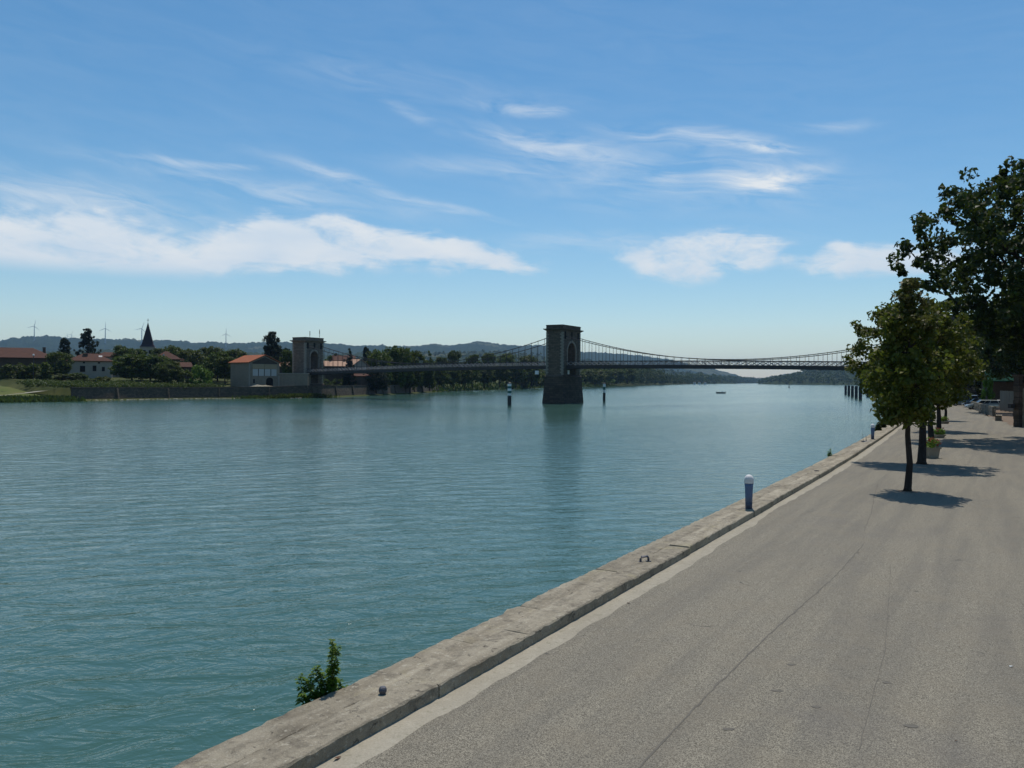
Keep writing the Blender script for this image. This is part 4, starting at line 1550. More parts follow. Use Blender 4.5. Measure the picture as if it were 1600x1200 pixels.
MB().box(1.2, 1.7, -.04, -.002, 1.0, 2.3).obj('window', M_dark, t)
MB().box(-.25, .06, -.25, .15, -1, 7.2).obj('drain_pipe', M_quoin, t)
# sand heap in front of the barn
p = at(408, 603.2, 246.6)
mb = MB()
rngh = np.random.default_rng(9)
n, m = 18, 8
v = [(x * .42 - 3.6, y * .5 - 2, .72 * (.95 * math.exp(-((x - 5) / 3.0) ** 2) + .5 * math.exp(-((x - 11) / 4.) ** 2)) * math.sin(math.pi * y / (m - 1)) + rngh.normal() * .05) for x in range(n) for y in range(m)]
f = [(i * m + j, (i + 1) * m + j, (i + 1) * m + j + 1, i * m + j + 1) for i in range(n - 1) for j in range(m - 1)]
h = mb.add(v, f).obj('sand_heap', M_shore, None, True)
h.location = (p.x, p.y, 1.62)
h.rotation_euler = (0, 0, R(28))
tag(h, 'low pale heap of sand on the bank in front of the barn', 'heap')
# pink roofs
p = at(432, 590, 292)
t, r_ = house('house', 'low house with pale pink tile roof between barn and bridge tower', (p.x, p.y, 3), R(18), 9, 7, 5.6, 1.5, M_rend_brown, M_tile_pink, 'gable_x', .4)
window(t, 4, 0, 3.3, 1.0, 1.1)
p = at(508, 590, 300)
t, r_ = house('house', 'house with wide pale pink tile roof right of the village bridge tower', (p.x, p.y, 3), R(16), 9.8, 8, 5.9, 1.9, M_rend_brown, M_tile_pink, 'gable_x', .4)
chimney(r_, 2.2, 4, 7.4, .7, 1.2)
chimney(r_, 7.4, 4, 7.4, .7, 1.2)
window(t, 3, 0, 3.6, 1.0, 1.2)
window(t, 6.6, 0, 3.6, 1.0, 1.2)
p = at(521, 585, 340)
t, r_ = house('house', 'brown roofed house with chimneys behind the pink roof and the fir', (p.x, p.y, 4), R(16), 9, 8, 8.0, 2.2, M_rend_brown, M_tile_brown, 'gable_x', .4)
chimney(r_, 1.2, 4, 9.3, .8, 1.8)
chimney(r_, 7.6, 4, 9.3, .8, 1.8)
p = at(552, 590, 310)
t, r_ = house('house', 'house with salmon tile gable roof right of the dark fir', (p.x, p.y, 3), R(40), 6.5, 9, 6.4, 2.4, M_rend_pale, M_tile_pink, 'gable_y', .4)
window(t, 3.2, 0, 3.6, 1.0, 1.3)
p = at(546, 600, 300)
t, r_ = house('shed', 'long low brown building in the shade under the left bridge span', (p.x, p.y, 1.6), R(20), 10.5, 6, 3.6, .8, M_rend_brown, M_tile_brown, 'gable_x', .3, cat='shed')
MB().box(3, 4.2, -.05, .02, 0, 2.1).obj('door', M_wood, t)
# far white huts under the wood
for i, px in enumerate((1083.5, 1091, 1100)):
    p = on(px, 599.2, -.5)
    d = 1500 - 20 * i
    p = at(px, 597, d)
    t, r_ = house('hut', ['tiny white hut at the far wood edge, left of three', 'tiny white hut at the far wood edge, middle of three', 'tiny white hut at the far wood edge, right of three'][i],
                  (p.x, p.y, 0.2), R(-10), 4.2, 4, 2.8, .9, M_white, M_tower, 'gable_x', .2, group='white huts at the far wood edge', cat='hut')
    MB().box(1, 2.2, -.05, .02, 0, 2.2).obj('door', M_dark, t)
# lamp post on the far bank
for px, yb, yt, d, lb in ((717, 607, 587, 445, 'white headed lamp post among the tree trunks under the bridge'), (660, 605.5, 592, 385, 'thin lamp post on the far quay below the bridge deck'),
                          (52, 603, 555.5, 232, 'slim street lamp before the brown house')):
    b = at(px, yb, d)
    b.z = max(1.3, b.z)
    zt = at(px, yt, d).z
    t = thing('lamp_post', lb, 'lamp post', (b.x, b.y, b.z - .1), group='lamp posts on the far bank')
    MB().tube([(0, 0, 0), (0, 0, zt - b.z)], .08, 6).obj('pole', M_pile, t)
    MB().lathe([(.1, zt - b.z), (.26, zt - b.z + .15), (.22, zt - b.z + .45), (.1, zt - b.z + .55)], 10).obj('lamp_head', M_white, t)

# ------------------------------------------------------------------ vegetation
ell = lambda Rm, c=.5, w=.56: (lambda h: Rm * math.sqrt(max(.01, 1 - ((h - c) / w) ** 2)))
cone = lambda R0, R1: (lambda h: R0 + (R1 - R0) * h)


def bank_z(x, y):
    """height of the left bank ground"""
    d = np.hypot(LB[:, 0] - x, LB[:, 1] - y).min()
    return float(np.interp(d, [0, 8, 12, 20, 40, 90, 220, 500, 1100], [-2, -.3, 1.35, 1.6, 3.0, 4.5, 8, 14, 24]))


PROT = {}


def proto(key, name, **kw):
    PROT[key] = dict(name=name, kw=kw, root=None)


def place(key, label, px, ytop, wpx, d, group=None, rz=0.0, base=None, lmat=None):
    """tree of a kind whose top shows at row ytop and whose crown is wpx wide"""
    P = PROT[key]
    b = at(px, 600, d)
    gz = bank_z(b.x, b.y) if base is None else base
    H = at(px, ytop, d).z - gz
    Wd = wpx * d / FPX
    sc = (Wd / P['kw']['W'], Wd / P['kw']['W'], H / P['kw']['H'])
    if P['root'] is None:
        kw = dict(P['kw'])
        kw.pop('W')
        H_ = kw.pop('H')
        t = make_tree(P['name'], label, 'tree' if 'shrub' not in P['name'] else 'shrub', **kw)
        P['root'] = t
        t.location = (b.x, b.y, gz - .1)
        t.scale = sc
        t.rotation_euler = (0, 0, rz)
        if group:
            t['group'] = group
    else:
        t = copy_tree(P['root'], (b.x, b.y, gz - .1), rz, sc, label)
        if group:
            t['group'] = group
        elif 'group' in t:
            del t['group']
    if lmat:
        for c in t.children:
            if c.name.startswith('crown'):
                c.material_slots[0].link = 'OBJECT'
                c.material_slots[0].material = lmat
    return t


base_kw = dict(lmat=L_dec, bmat=M_darkbark, nlimb=10)
for i, sd in enumerate((31, 32, 33)):
    proto('round%d' % i, 'deciduous_tree', W=9.2, H=10.3, seed=sd, H0=1.6, H1=10, prof=ell(4.2, .45, .58), nclump=110, per=46, cr=(.7, 1.35), ll=.62, lw=.36, tr=.24, **base_kw)
for i, sd in enumerate((41, 42)):
    proto('tall%d' % i, 'deciduous_tree', W=6.6, H=12.4, seed=sd, H0=3.0, H1=12, prof=ell(3.0, .5, .58), nclump=100, per=46, cr=(.6, 1.1), ll=.55, lw=.32, tr=.20, **base_kw)
conk = dict(lmat=L_con, bmat=M_darkbark, nlimb=10)
proto('fir', 'fir_tree', W=5.4, H=12.2, seed=51, H0=.8, H1=12, prof=cone(2.6, .12), nclump=150, per=34, cr=(.25, .65), ll=.55, lw=.2, tr=.18, lump=.3, up=.1, trunk_h=11.8, **conk)
proto('cypress', 'cypress_tree', W=3.4, H=10.2, seed=52, H0=.5, H1=10, prof=ell(1.5, .38, .64), nclump=230, per=34, cr=(.25, .55), ll=.45, lw=.2, tr=.15, up=.1, lump=.2, trunk_h=9, **conk)
proto('cedar', 'cedar_tree', W=11, H=14.3, seed=53, H0=1.0, H1=14, prof=lambda h: 5.4 * (1 - h) ** .55 * (.55 + .45 * abs(math.sin(h * 17))) + .5, nclump=330, per=34, cr=(.35, .8), ll=.6, lw=.26, tr=.4, up=.8, lump=.55, trunk_h=13.6, **conk)
for i, sd in enumerate((61, 62)):
    proto('bush%d' % i, 'shrub', W=4.6, H=3.1, seed=sd, H0=.15, H1=3.0, prof=ell(2.1, .35, .68), nclump=46, per=46, cr=(.35, .75), ll=.42, lw=.26, tr=.08, lmat=L_shrub, bmat=M_darkbark, nlimb=8, trunk_h=1.4)

ORD = ['first', 'second', 'third', 'fourth', 'fifth', 'sixth', 'seventh', 'eighth', 'last']
VG = 'trees of the far village bank'
# named trees, left to right along the far bank
place('cypress', 'narrow dark cypress rising behind the pale three windowed house', 101, 526.5, 18, 300)
place('cedar', 'tall dark ragged cedar above the pale house roof', 136, 511.5, 40, 305)
place('round0', 'round dark tree between the brown house and the pale house', 91, 549, 42, 256, rz=1)
place('bush0', 'wide dark shrubbery mound in front of the brown house, left part', 22, 566, 46, 238, rz=.5)
place('bush1', 'wide dark shrubbery mound in front of the brown house, right part', 58, 566, 50, 240, rz=2)
place('bush0', 'clipped hedge shrub under the round dark tree', 98, 583, 40, 243, rz=3)
place('bush1', 'clipped hedge shrub below the windows of the pale house', 122, 582, 30, 246, rz=1)
place('bush0', 'rounded dark shrub on the wall top before the pale house', 138, 591, 27, 236, rz=1.5)
place('bush1', 'small dark shrub at the left end of the retaining wall', 76, 595, 22, 226, rz=.3)
place('bush0', 'low light shrub on the wall top right of the rounded shrub', 160, 587, 26, 244, rz=.7, lmat=L_olive)
place('bush1', 'low spreading shrub on the wall top before the big tree clump', 182, 597, 34, 232, rz=4, lmat=L_olive)
place('round1', 'deciduous tree with its top level with the pale house roof, left of the spire', 195, 538, 44, 290, rz=.4)
place('round2', 'big full green tree at the wall in front of the church', 206, 554, 60, 252, rz=2.2)
place('round0', 'big full green tree at the wall, right of the one before the church', 236, 553, 58, 254, rz=3.1)
place('round1', 'dark round tree below the reddish hipped roof', 262, 562, 42, 250, rz=5)
place('tall0', 'leafy tree left of the church spire base', 214, 543, 30, 300, rz=1)
place('tall1', 'leafy tree right of the church spire base', 250, 543, 34, 325, rz=2)
place('round2', 'green tree behind the reddish hipped roof', 270, 541, 46, 340, rz=.9)
place('round0', 'olive green tree behind the bright shrub', 296, 545, 50, 320, rz=1.9, lmat=L_olive)
place('bush0', 'bright yellow green bush, left one beside the bright shrub', 287, 576, 30, 252, rz=1.2, lmat=L_olive)
place('bush1', 'bright yellow green shrub standing out against the dark trees', 314, 570, 36, 246, rz=.2, lmat=L_bright)
place('round1', 'dark tree filling the gap left of the orange barn', 340, 549, 48, 270, rz=2.7)
place('tall0', 'dark tree close to the left wall of the orange barn', 352, 556, 34, 262, rz=4)
place('round2', 'tree crown showing above the orange barn roof ridge', 366, 546, 50, 330, rz=5)
place('round0', 'low tree behind the left end of the orange barn', 330, 541, 46, 350, rz=.1)
place('cedar', 'big dark cedar behind the barn with a forked top', 424, 516, 48, 300, rz=2.0)
place('round1', 'dark spreading tree filling the space between cedar and bridge tower', 436, 537, 44, 305, rz=1.4, lmat=L_con)
place('tall1', 'lighter green tree directly left of the village bridge tower', 450, 545, 24, 285, rz=.5)
place('fir', 'dark fir with a pointed top between the pink roofs', 546, 543, 22, 300)
place('cypress', 'thin dark conifer at the left edge of the large tree clump', 572, 540, 13, 330)
place('round2', 'large green tree at the left of the clump behind the bridge span', 590, 548, 52, 318, rz=.6)
place('round0', 'large broad green tree at the middle of the clump behind the bridge span', 618, 540.5, 58, 335, rz=2.4)
place('round1', 'large green tree at the right of the clump behind the bridge span', 641, 546, 50, 345, rz=4.1)
place('fir', 'pointed dark tree right of the large clump', 671, 547, 24, 370, rz=1, lmat=L_dec)
place('tall0', 'slender pale poplar like tree rising over the left span, first of three', 709, 546, 26, 440, rz=2)
place('tall1', 'slender tree over the left span, second of three', 738, 552, 26, 470, rz=3)
place('tall0', 'slender pale tree over the left span, third of three', 763, 550, 26, 520, rz=4, lmat=L_olive)
place('round2', 'light green tree clump left of the mid river tower', 792, 553, 40, 560, rz=4, lmat=L_olive)
place('round0', 'light green tree over the rail just left of the mid river tower', 826, 555, 42, 600, rz=5, lmat=L_olive)
place('tall1', 'green tree between the pointed tree and the poplar', 690, 556, 26, 430, rz=1)
place('round1', 'dark mass of a tree in the shade under the left span', 588, 572, 40, 303, rz=3, lmat=L_con)
place('bush1', 'yellowish shrub on the quay under the left span', 622, 582, 17, 338, rz=2, lmat=L_bright)
place('round0', 'dark tree in the shade under the middle of the left span', 656, 572, 46, 372, rz=2)
place('round2', 'dark tree over the quay end under the left span', 684, 573, 40, 415, rz=1)
for k, (px, yt, w, d) in enumerate(((704, 574, 30, 430), (726, 573, 34, 440), (738, 572, 26, 452), (757, 570, 34, 480), (781, 569, 36, 505), (806, 568, 36, 545), (830, 570, 34, 575))):
    place('tall%d' % (k % 2), '%s of seven shady bankside trees under the left bridge span, counted from the left' % ORD[k], px, yt, w, d, 'bankside trees under the left span', k * 1.3)
place('bush0', 'light olive willow shrub leaning over the water left of the pier', 838, 580, 34, 590, rz=1, lmat=L_olive)
place('bush1', 'light olive shrub touching the pier on its left', 815, 590, 26, 580, rz=2, lmat=L_olive)
# right of the pier
for k, (px, yt, w, d, lm) in enumerate(((915, 577, 34, 720, L_dec), (930, 575, 36, 800, L_olive), (945, 578, 34, 830, L_dec), (962, 577, 36, 905, L_dec), (897, 578, 34, 690, L_olive), (980, 575, 34, 990, L_dec))):
    place('round%d' % (k % 3), '%s of six bank trees right of the mid river pier' % ('nearest to the pier', 'second from the pier', 'third from the pier', 'fourth from the pier', 'first left, half behind the pier,', 'farthest from the pier')[k], px, yt, w, d, 'bank trees right of the pier', k * 1.1, lmat=lm)
place('bush0', 'yellow green shrub at the water right of the slim channel post', 951, 592, 20, 850, rz=1, lmat=L_bright)
place('bush1', 'green shrub at the water behind the slim channel post', 930, 592, 24, 810, rz=1, lmat=L_olive)


def wood(name, pts, mat, per, size, seed, label=None):
    """far wood that reads as one mass: crowns of leaf cards joined into one object"""
    rng = np.random.default_rng(seed)
    cl = []
    for x, y, z, h, r_ in pts:
        for _ in range(per[0]):
            a, q = rng.random() * 6.28, rng.random() ** .6
            hh = rng.random()
            rr = r_ * q * math.sqrt(max(.05, 1 - ((hh - .4) / .62) ** 2))
            cl.append((x + math.cos(a) * rr, y + math.sin(a) * rr, z + .5 + hh * (h - .8), r_ * .32))
    V = leaves(rng, np.array(cl), per[1], size, size * .65, .5, .7, .7)
    o = link(name, np_mesh(name, V, len(V) // 4, mat))
    return tag(o, label, kind='stuff')


def along(P, y0, y1, step, off, hs, rs, seed, rows=3, side=1, gz=1.0):
    rng = np.random.default_rng(seed)
    L = resample([(q[0], q[1], 0) for q in P if y0 <= q[1] <= y1], step)
    N = normals_left(L) * side
    out = []
    for i in range(len(L)):
        for k in range(rows):
            o = off + k * rs[1] * 1.6 + rng.random() * rs[1]
            out.append((L[i][0] + N[i][0] * o + rng.normal() * step * .3, L[i][1] + N[i][1] * o + rng.normal() * step * .3, gz + k * 1.5, hs[0] + rng.random() * (hs[1] - hs[0]), rs[0] + rng.random() * (rs[1] - rs[0])))
    return out


LBf = resample([(q[0], q[1], 0) for q in LB], 10)
RBf = resample([(q[0], q[1], 0) for q in RB], 10)
wood('riverside_wood', along(LBf, 860, 1560, 8, 1, (17, 26), (4, 7), 71, 3), L_dec, (14, 20), 1.7, 1)
wood('riverside_wood', along(LBf, 1500, 2250, 10, 1, (9, 19), (4, 7), 72, 2), L_dec, (10, 14), 2.4, 2)
wood('distant_wood', along(LBf, 2300, 6300, 24, 2, (14, 30), (9, 15), 73, 3), L_dec, (9, 10), 5.0, 3)
wood('distant_wood', along(RBf, 1000, 5600, 22, 2, (12, 26), (8, 14), 74, 4, -1), L_dec, (9, 10), 4.6, 4)
rngw = np.random.default_rng(75)
pts = []
for _ in range(420):
    px = rngw.uniform(-160, 900)
    d = rngw.uniform(360, 760) + max(0, px - 500) * .9
    b = at(px, 600, d)
    z = bank_z(b.x, b.y)
    top = at(px, rngw.uniform(552, 562), d).z
    if top - z < 3:
        continue
    pts.append((b.x, b.y, z, min(13, top - z), rngw.uniform(3.5, 6)))
wood('village_woodland', pts, L_dec, (14, 18), 1.3, 6)
rngs = np.random.default_rng(76)
for hn, px0, px1, n_, sz, hh in (('hill.003', 1195, 1500, 900, 4.0, (9, 17)), ('hill.001', 560, 1150, 700, 4.6, (8, 15))):
    ho = bpy.data.objects[hn]
    co = np.zeros(len(ho.data.vertices) * 3, np.float32)
    ho.data.vertices.foreach_get('co', co)
    co = co.reshape(-1, 3)
    px_ = 800 + FPX * co[:, 0] / co[:, 1]
    okv = co[(px_ > px0) & (px_ < px1) & (co[:, 2] > 2)]
    pk = okv[rngs.integers(len(okv), size=n_)] + np.c_[rngs.normal(size=(n_, 2)) * 14, np.full(n_, -3.0)]
    wood('hillside_wood', [(q[0], q[1], q[2], rngs.uniform(*hh), rngs.uniform(6, 11)) for q in pk], L_dec, (9, 10), sz, 7)
# scrub on the ramped bank in the left corner and reeds at the wall foot
def tufts(name, n, fn, mat, seed, hgt=(.4, 1.0), label=None, wid=.10):
    rng = np.random.default_rng(seed)
    Q_ = []
    for _ in range(n):
        x, y, z = fn(rng)
        h = rng.uniform(*hgt)
        a = rng.random() * 6.28
        w = wid * (.5 + rng.random())
        lx, ly = rng.normal() * h * .3, rng.normal() * h * .3
        dx, dy = math.cos(a) * w, math.sin(a) * w
        Q_ += [(x - dx, y - dy, z), (x + dx, y + dy, z), (x + lx + dx * .3, y + ly + dy * .3, z + h), (x + lx - dx * .3, y + ly - dy * .3, z + h)]
    o = link(name, np_mesh(name, np.array(Q_), n, mat))
    return tag(o, label, kind='stuff')


def on_bank(px0, px1, o0, o1, zoff=0.0):
    A = np.array([(q[0], q[1]) for q in LBf])
    pxs = 800 + FPX * A[:, 0] / np.maximum(A[:, 1], 1)
    ok = np.where((pxs > px0) & (pxs < px1) & (A[:, 1] > 100))[0]
    N = normals_left(A)

    def fn(rng):
        i = ok[rng.integers(len(ok))]
        o = rng.uniform(o0, o1)
        z = float(np.interp(o, [0, 1.5, 3, 7, 12, 20, 40], [-2.1, -1.85, -1.5, -.3, 1.35, 1.6, 3.0])) if px0 > 400 else float(np.interp(o, [0, 4, 12, 24], [-2.1, -1.75, -.95, .05]))
        return A[i][0] + N[i][0] * o + rng.normal() * 3, A[i][1] + N[i][1] * o + rng.normal() * 3, z + zoff
    return fn


tufts('bank_scrub', 5200, on_bank(-120, 100, 0.5, 6.5), L_shrub, 81, (.3, 1.2), None, .28)


def wall_top(px0, px1, o0, o1):
    pxs = 800 + FPX * Wl[:, 0] / Wl[:, 1]
    ok = np.where((pxs > px0) & (pxs < px1))[0]

    def fn(rng):
        i = ok[rng.integers(len(ok))]
        o = rng.uniform(o0, o1)
        return Wl[i][0] + Wn[i][0] * o + rng.normal() * 1.5, Wl[i][1] + Wn[i][1] * o + rng.normal() * 1.5, float(np.interp(o, [0, 16, 36, 86], [1.2, 1.5, 3.0, 4.5]))
    return fn


rngu = np.random.default_rng(87)


def under(name, px0, px1, o0, o1, n, h, mat, seed):
    rng = np.random.default_rng(seed)
    fn = wall_top(px0, px1, o0, o1)
    cl = []
    for _ in range(n):
        x, y, z = fn(rng)
        r_ = rng.uniform(.5, 1.1)
        cl.append((x, y, z + rng.random() * h, r_))
    V = leaves(rng, np.array(cl), 26, .42, .27, .5, .7, .8)
    return tag(link(name, np_mesh(name, V, len(V) // 4, mat)), kind='stuff')


under('undergrowth', 112, 352, 2.5, 14, 620, .7, L_shrub, 88)
under('undergrowth', 105, 350, 16, 30, 500, .5, L_shrub, 89)
under('undergrowth', 500, 690, 5, 40, 1100, 2.6, L_shrub, 90)
tufts('bank_scrub', 3200, on_bank(685, 960, 0.0, 14), L_shrub, 83, (.6, 2.2), None, .5)
c0 = on(468, 622.2, WZ)


def reed_spot(rng):
    t = rng.normal() * 5.2
    return c0.x + t * .62 + rng.normal() * .5, c0.y + t * .78 + 1.6 + rng.normal() * .6, WZ - .1


tufts('reeds', 1500, reed_spot, L_olive, 84, (.6, 1.75), None, .16)
c1 = on(395, 622.8, WZ)


def reed_spot2(rng):
    t = rng.normal() * 2.4
    return c1.x + t * .7 + rng.normal() * .5, c1.y + t * .7 + 1.2 + rng.normal() * .5, WZ - .1


tufts('reeds', 420, reed_spot2, L_olive, 85, (.5, 1.2), None, .16)
# lawn and pale track in the left corner, laid on the ramped bank
_rk = [k for k in range(len(LB)) if -80 < LB[k][1] < WY0]
_A = resample([(LB[k][0], LB[k][1], 0) for k in _rk], 3.0)
_N = np.stack([np.interp(_A[:, 1], [LB[k][1] for k in _rk], [LN[k][c] for k in _rk]) for c in (0, 1)], axis=1)
ramp_z = lambda o: float(np.interp(o, [q[0] for q in LB_RAMP], [q[1] for q in LB_RAMP]))


def ramp_strip(name, offs, mat, dz):
    v, n = [], len(_A)
    m = None
    for p_, n_ in zip(_A, _N):
        L_ = offs(p_)
        m = len(L_)
        v += [(p_[0] + n_[0] * o, p_[1] + n_[1] * o, ramp_z(o) + dz) for o in L_]
    f = [(i * m + j, (i + 1) * m + j, (i + 1) * m + j + 1, i * m + j + 1) for i in range(n - 1) for j in range(m - 1)]
    return tag(MB().add(v, f).obj(name, mat), kind='structure')


ramp_strip('riverside_lawn', lambda p_: [10.5, 12, 18, 24, 30, 36, 43], M_meadow, .06)
_lb = bpy.data.objects['river_bank']


def on_terrain(px, py):
    a, b = ray(px, py)
    ok, loc, nr, ix = _lb.ray_cast(Vector((0, 0, CAM_H)), Vector((a, 1, b)).normalized())
    return tuple(loc) if ok else tuple(on(px, py, 0))


v = []
_lo = resample([on_terrain(px, py) for px, py in ((-140, 626.0), (-60, 623.2), (0, 619.2), (40, 615.2), (75, 611.0), (99, 608.6))], 1.5)
for p_ in _lo:
    k_ = 1 + 1.5 / math.hypot(p_[0], p_[1] - 0)
    v += [(p_[0], p_[1], p_[2] + .14), (p_[0] - 1.3, p_[1] + 1.9, p_[2] + .26)]
tag(MB().add(v, [(2 * i, 2 * i + 2, 2 * i + 3, 2 * i + 1) for i in range(len(_lo) - 1)]).obj('bank_track', M_path), kind='structure')
ramp_strip('bank_track', lambda p_: [43, 45, 47], M_path, .09)

# ------------------------------------------------------------------ the quayside row of trees
TR = [on(1418, 768, 0), on(1440, 725, 0), on(1455.5, 691, 0), on(1467, 673, 0)]


def row_tree(label, seed, loc, H0, H1, prof, n, tr, sparse=None, per=40, off=(0, 0), group='young trees lined up along the quay road'):
    t = make_tree('quay_tree', label, 'tree', seed, H0, H1, prof, n, per, (.22, .48), .205, .125, L_row, M_bark, tr, 26, H0 + (H1 - H0) * .75, (loc.x, loc.y, 0), 0, group, lump=.30, rnd=.75, up=.35, flare=1.35, tn=10, off=off)
    if sparse:
        rng = np.random.default_rng(seed + 500)
        cl = envelope_clumps(rng, sparse, H0 + (H1 - H0) * .72, H1 + .35, cone(1.15, .15), .15, .36, lump=.4)
        V = leaves(rng, cl, 26, .17, .10, .3, .7, .9)
        link('crown_top', np_mesh('crown_top', V, len(V) // 4, L_sparse), t)
    return t


for k, p in enumerate(TR):
    rng = np.random.default_rng(900 + k)
    n = 18
    v = [(0, 0, .03)]
    for i in range(n):
        a = 6.283 * i / n
        r_ = .34 * (.8 + .4 * rng.random())
        v.append((math.cos(a) * r_, math.sin(a) * r_, .006))
    o = MB().add(v, [(0, 1 + i, 1 + (i + 1) % n) for i in range(n)]).obj('tree_pit', M_soil)
    o.location = (p.x, p.y, .003)
    tag(o, kind='structure')
t1 = row_tree('nearest quayside tree with slim dark trunk and thin yellowing top', 101, TR[0], 2.55, 7.45, lambda h: float(np.interp(h, [0, .12, .3, .5, .7, .85, 1], [.7, 1.3, 1.42, 1.15, .75, .42, .12])), 165, .125, 40)
t2 = row_tree('second quayside tree with the widest dense olive crown, stout trunk', 102, TR[1], 2.6, 7.9, ell(2.6, .52, .54), 390, .20, None, 38, (-.42, 0))
t3 = row_tree('third quayside tree behind the planter, its crown spreading over the road', 103, TR[2], 2.9, 8.2, ell(2.0, .56, .50), 270, .19, None, 38)
place_q = [((TR[3].x, TR[3].y), t2, 1.2, .98, 'fourth quayside tree mostly hidden behind the third crown'), (on(1477, 657, 0)[:2], t3, 2.5, .8, 'fifth quayside tree, far along the row')]
for (x, y), src, rz, sc, lb in place_q:
    copy_tree(src, (x, y, 0), rz, sc, lb)

# big trees overhanging from the right
def big_tree(name, label, seed, loc, H0, H1, prof, n, per, ll, lw, cr, tr, th, lmat=L_big, squash=(1, .8), nl=60, lump=.2):
    return make_tree(name, label, 'tree', seed, H0, H1, prof, n, per, cr, ll, lw, lmat, M_darkbark, tr, nl, th, loc, 0, None, squash, lump, .35, .55, .75, 1.5, 12)


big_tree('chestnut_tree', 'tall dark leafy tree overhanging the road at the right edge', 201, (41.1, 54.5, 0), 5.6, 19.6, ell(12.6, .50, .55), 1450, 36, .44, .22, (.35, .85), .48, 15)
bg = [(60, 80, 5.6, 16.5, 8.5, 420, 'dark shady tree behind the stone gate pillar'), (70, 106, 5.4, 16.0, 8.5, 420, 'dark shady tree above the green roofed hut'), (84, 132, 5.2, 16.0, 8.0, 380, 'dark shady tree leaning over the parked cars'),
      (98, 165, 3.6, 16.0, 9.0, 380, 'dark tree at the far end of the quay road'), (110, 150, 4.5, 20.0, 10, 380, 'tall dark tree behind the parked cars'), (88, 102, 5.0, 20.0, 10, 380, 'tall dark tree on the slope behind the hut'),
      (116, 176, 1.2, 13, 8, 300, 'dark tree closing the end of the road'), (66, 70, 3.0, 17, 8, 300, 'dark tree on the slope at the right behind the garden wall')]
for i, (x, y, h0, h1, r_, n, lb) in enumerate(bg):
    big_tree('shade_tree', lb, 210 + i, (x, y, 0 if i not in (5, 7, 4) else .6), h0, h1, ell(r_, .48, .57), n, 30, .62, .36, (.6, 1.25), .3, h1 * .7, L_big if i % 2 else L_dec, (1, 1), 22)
# trees of the right bank upstream, seen left of the quay trees
proto('rb', 'deciduous_tree', W=9.2, H=10.3, seed=91, H0=1.0, H1=10, prof=ell(4.2, .42, .6), nclump=110, per=46, cr=(.7, 1.35), ll=.62, lw=.36, tr=.24, **base_kw)
for k, (px, yt, w, d) in enumerate(((1352, 578, 20, 900), (1362, 579, 24, 700), (1374, 577, 26, 560), (1388, 574, 34, 470), (1402, 572, 40, 400), (1425, 570, 50, 350), (1450, 566, 50, 320), (1476, 560, 60, 290), (1500, 556, 60, 260))):
    place('rb', '%s of nine right bank trees upstream, counted from the water towards the quay trees' % ORD[k], px, yt, w, d, 'right bank trees upstream', k * 1.7, base=.6)
A_R = np.array([(q[0], q[1]) for q in RBf])
N_R = normals_left(A_R) * -1


def rb_spot(rng):
    i = rng.integers(0, 40)
    o = rng.uniform(.5, 14)
    return A_R[i][0] + N_R[i][0] * o + rng.normal() * 3, A_R[i][1] + N_R[i][1] * o + rng.normal() * 3, float(np.interp(o, [0, 3, 8, 14, 30], [-2.2, -1.6, -.4, .3, .8]))


tufts('bank_scrub', 2600, rb_spot, L_olive, 86, (.4, 1.4), None, .25)

# ------------------------------------------------------------------ quay furniture
def bollard(label, p):
    t = thing('mooring_bollard', label, 'bollard', (p.x, p.y, p.z), group='blue bollards on the quay coping')
    MB().lathe([(.10, 0), (.101, .13), (.105, .20)], 22).obj('scuffed_foot', M_bluedark, t, True)
    MB().lathe([(.105, .2), (.109, .40), (.119, .66), (.130, .775)], 22).obj('post', M_bluepaint, t, True)
    MB().lathe([(.139, .776)] + [(.139, .79), (.140, .87)] + [(.139 * math.cos(a), .88 + .155 * math.sin(a)) for a in np.linspace(.1, 1.5, 9)], 22).obj('cap', M_capwhite, t, True)
    MB().lathe([(.135, -.004), (.132, .012), (.102, .016)], 22).obj('base_ring', M_steel, t, True)
    return t


b0 = bollard('nearest blue bollard with rounded white cap on the quay coping', on(1170, 795, .17))
p = on(1363.5, 686, .17)
copy_tree(b0, p, 1.0, 1.0, 'second blue bollard with white cap farther along the coping')
p = Vector(qpt(S_AT(96), .35, .17))
copy_tree(b0, p, 2.0, 1.0, 'far blue bollard on the coping hidden by the tree crowns')
# stub, staple and plate set in the coping
p = on(598, 1086, .16)
t = thing('mooring_stub', 'small dark blue rounded iron stub on the coping by the tall weed', 'mooring stub', (p.x, p.y, .148))
MB().lathe([(.035, 0), (.036, .035), (.048, .055), (.05, .085), (.035, .112), (.012, .118)], 12).obj('stub', M_steel, t, True)
MB().lathe([(.055, 0), (.05, .012), (.036, .014)], 12).obj('foot', M_steel, t, True)
p = on(1007, 877, .16)
t = thing('mooring_staple', 'grey iron mooring staple arched over the coping between weed and bollard', 'mooring staple', (p.x, p.y, .150), R(25))
MB().tube([(-.10, 0, -.01), (-.10, 0, .07), (-.075, 0, .11), (.075, 0, .11), (.10, 0, .07), (.10, 0, -.01)], .024, 8).obj('hoop', M_steel, t, True)
MB().box(-.14, -.06, -.05, .05, -.004, .012).box(.06, .14, -.05, .05, -.004, .012).obj('foot_plates', M_steel, t)
p = on(1276, 736.5, .16)
t = thing('mooring_plate', 'flat rusty plate with a flipped ring on the coping beyond the first bollard', 'mooring plate', (p.x, p.y, .15), R(30))
MB().box(-.20, .20, -.12, .12, -.002, .022).obj('plate', M_steel, t)
MB().tube([(.09 * math.cos(a), .09 * math.sin(a), .038) for a in np.linspace(0, 6.1, 14)], .014, 6).obj('ring', M_iron, t)
p = on(1354, 689.5, .16)
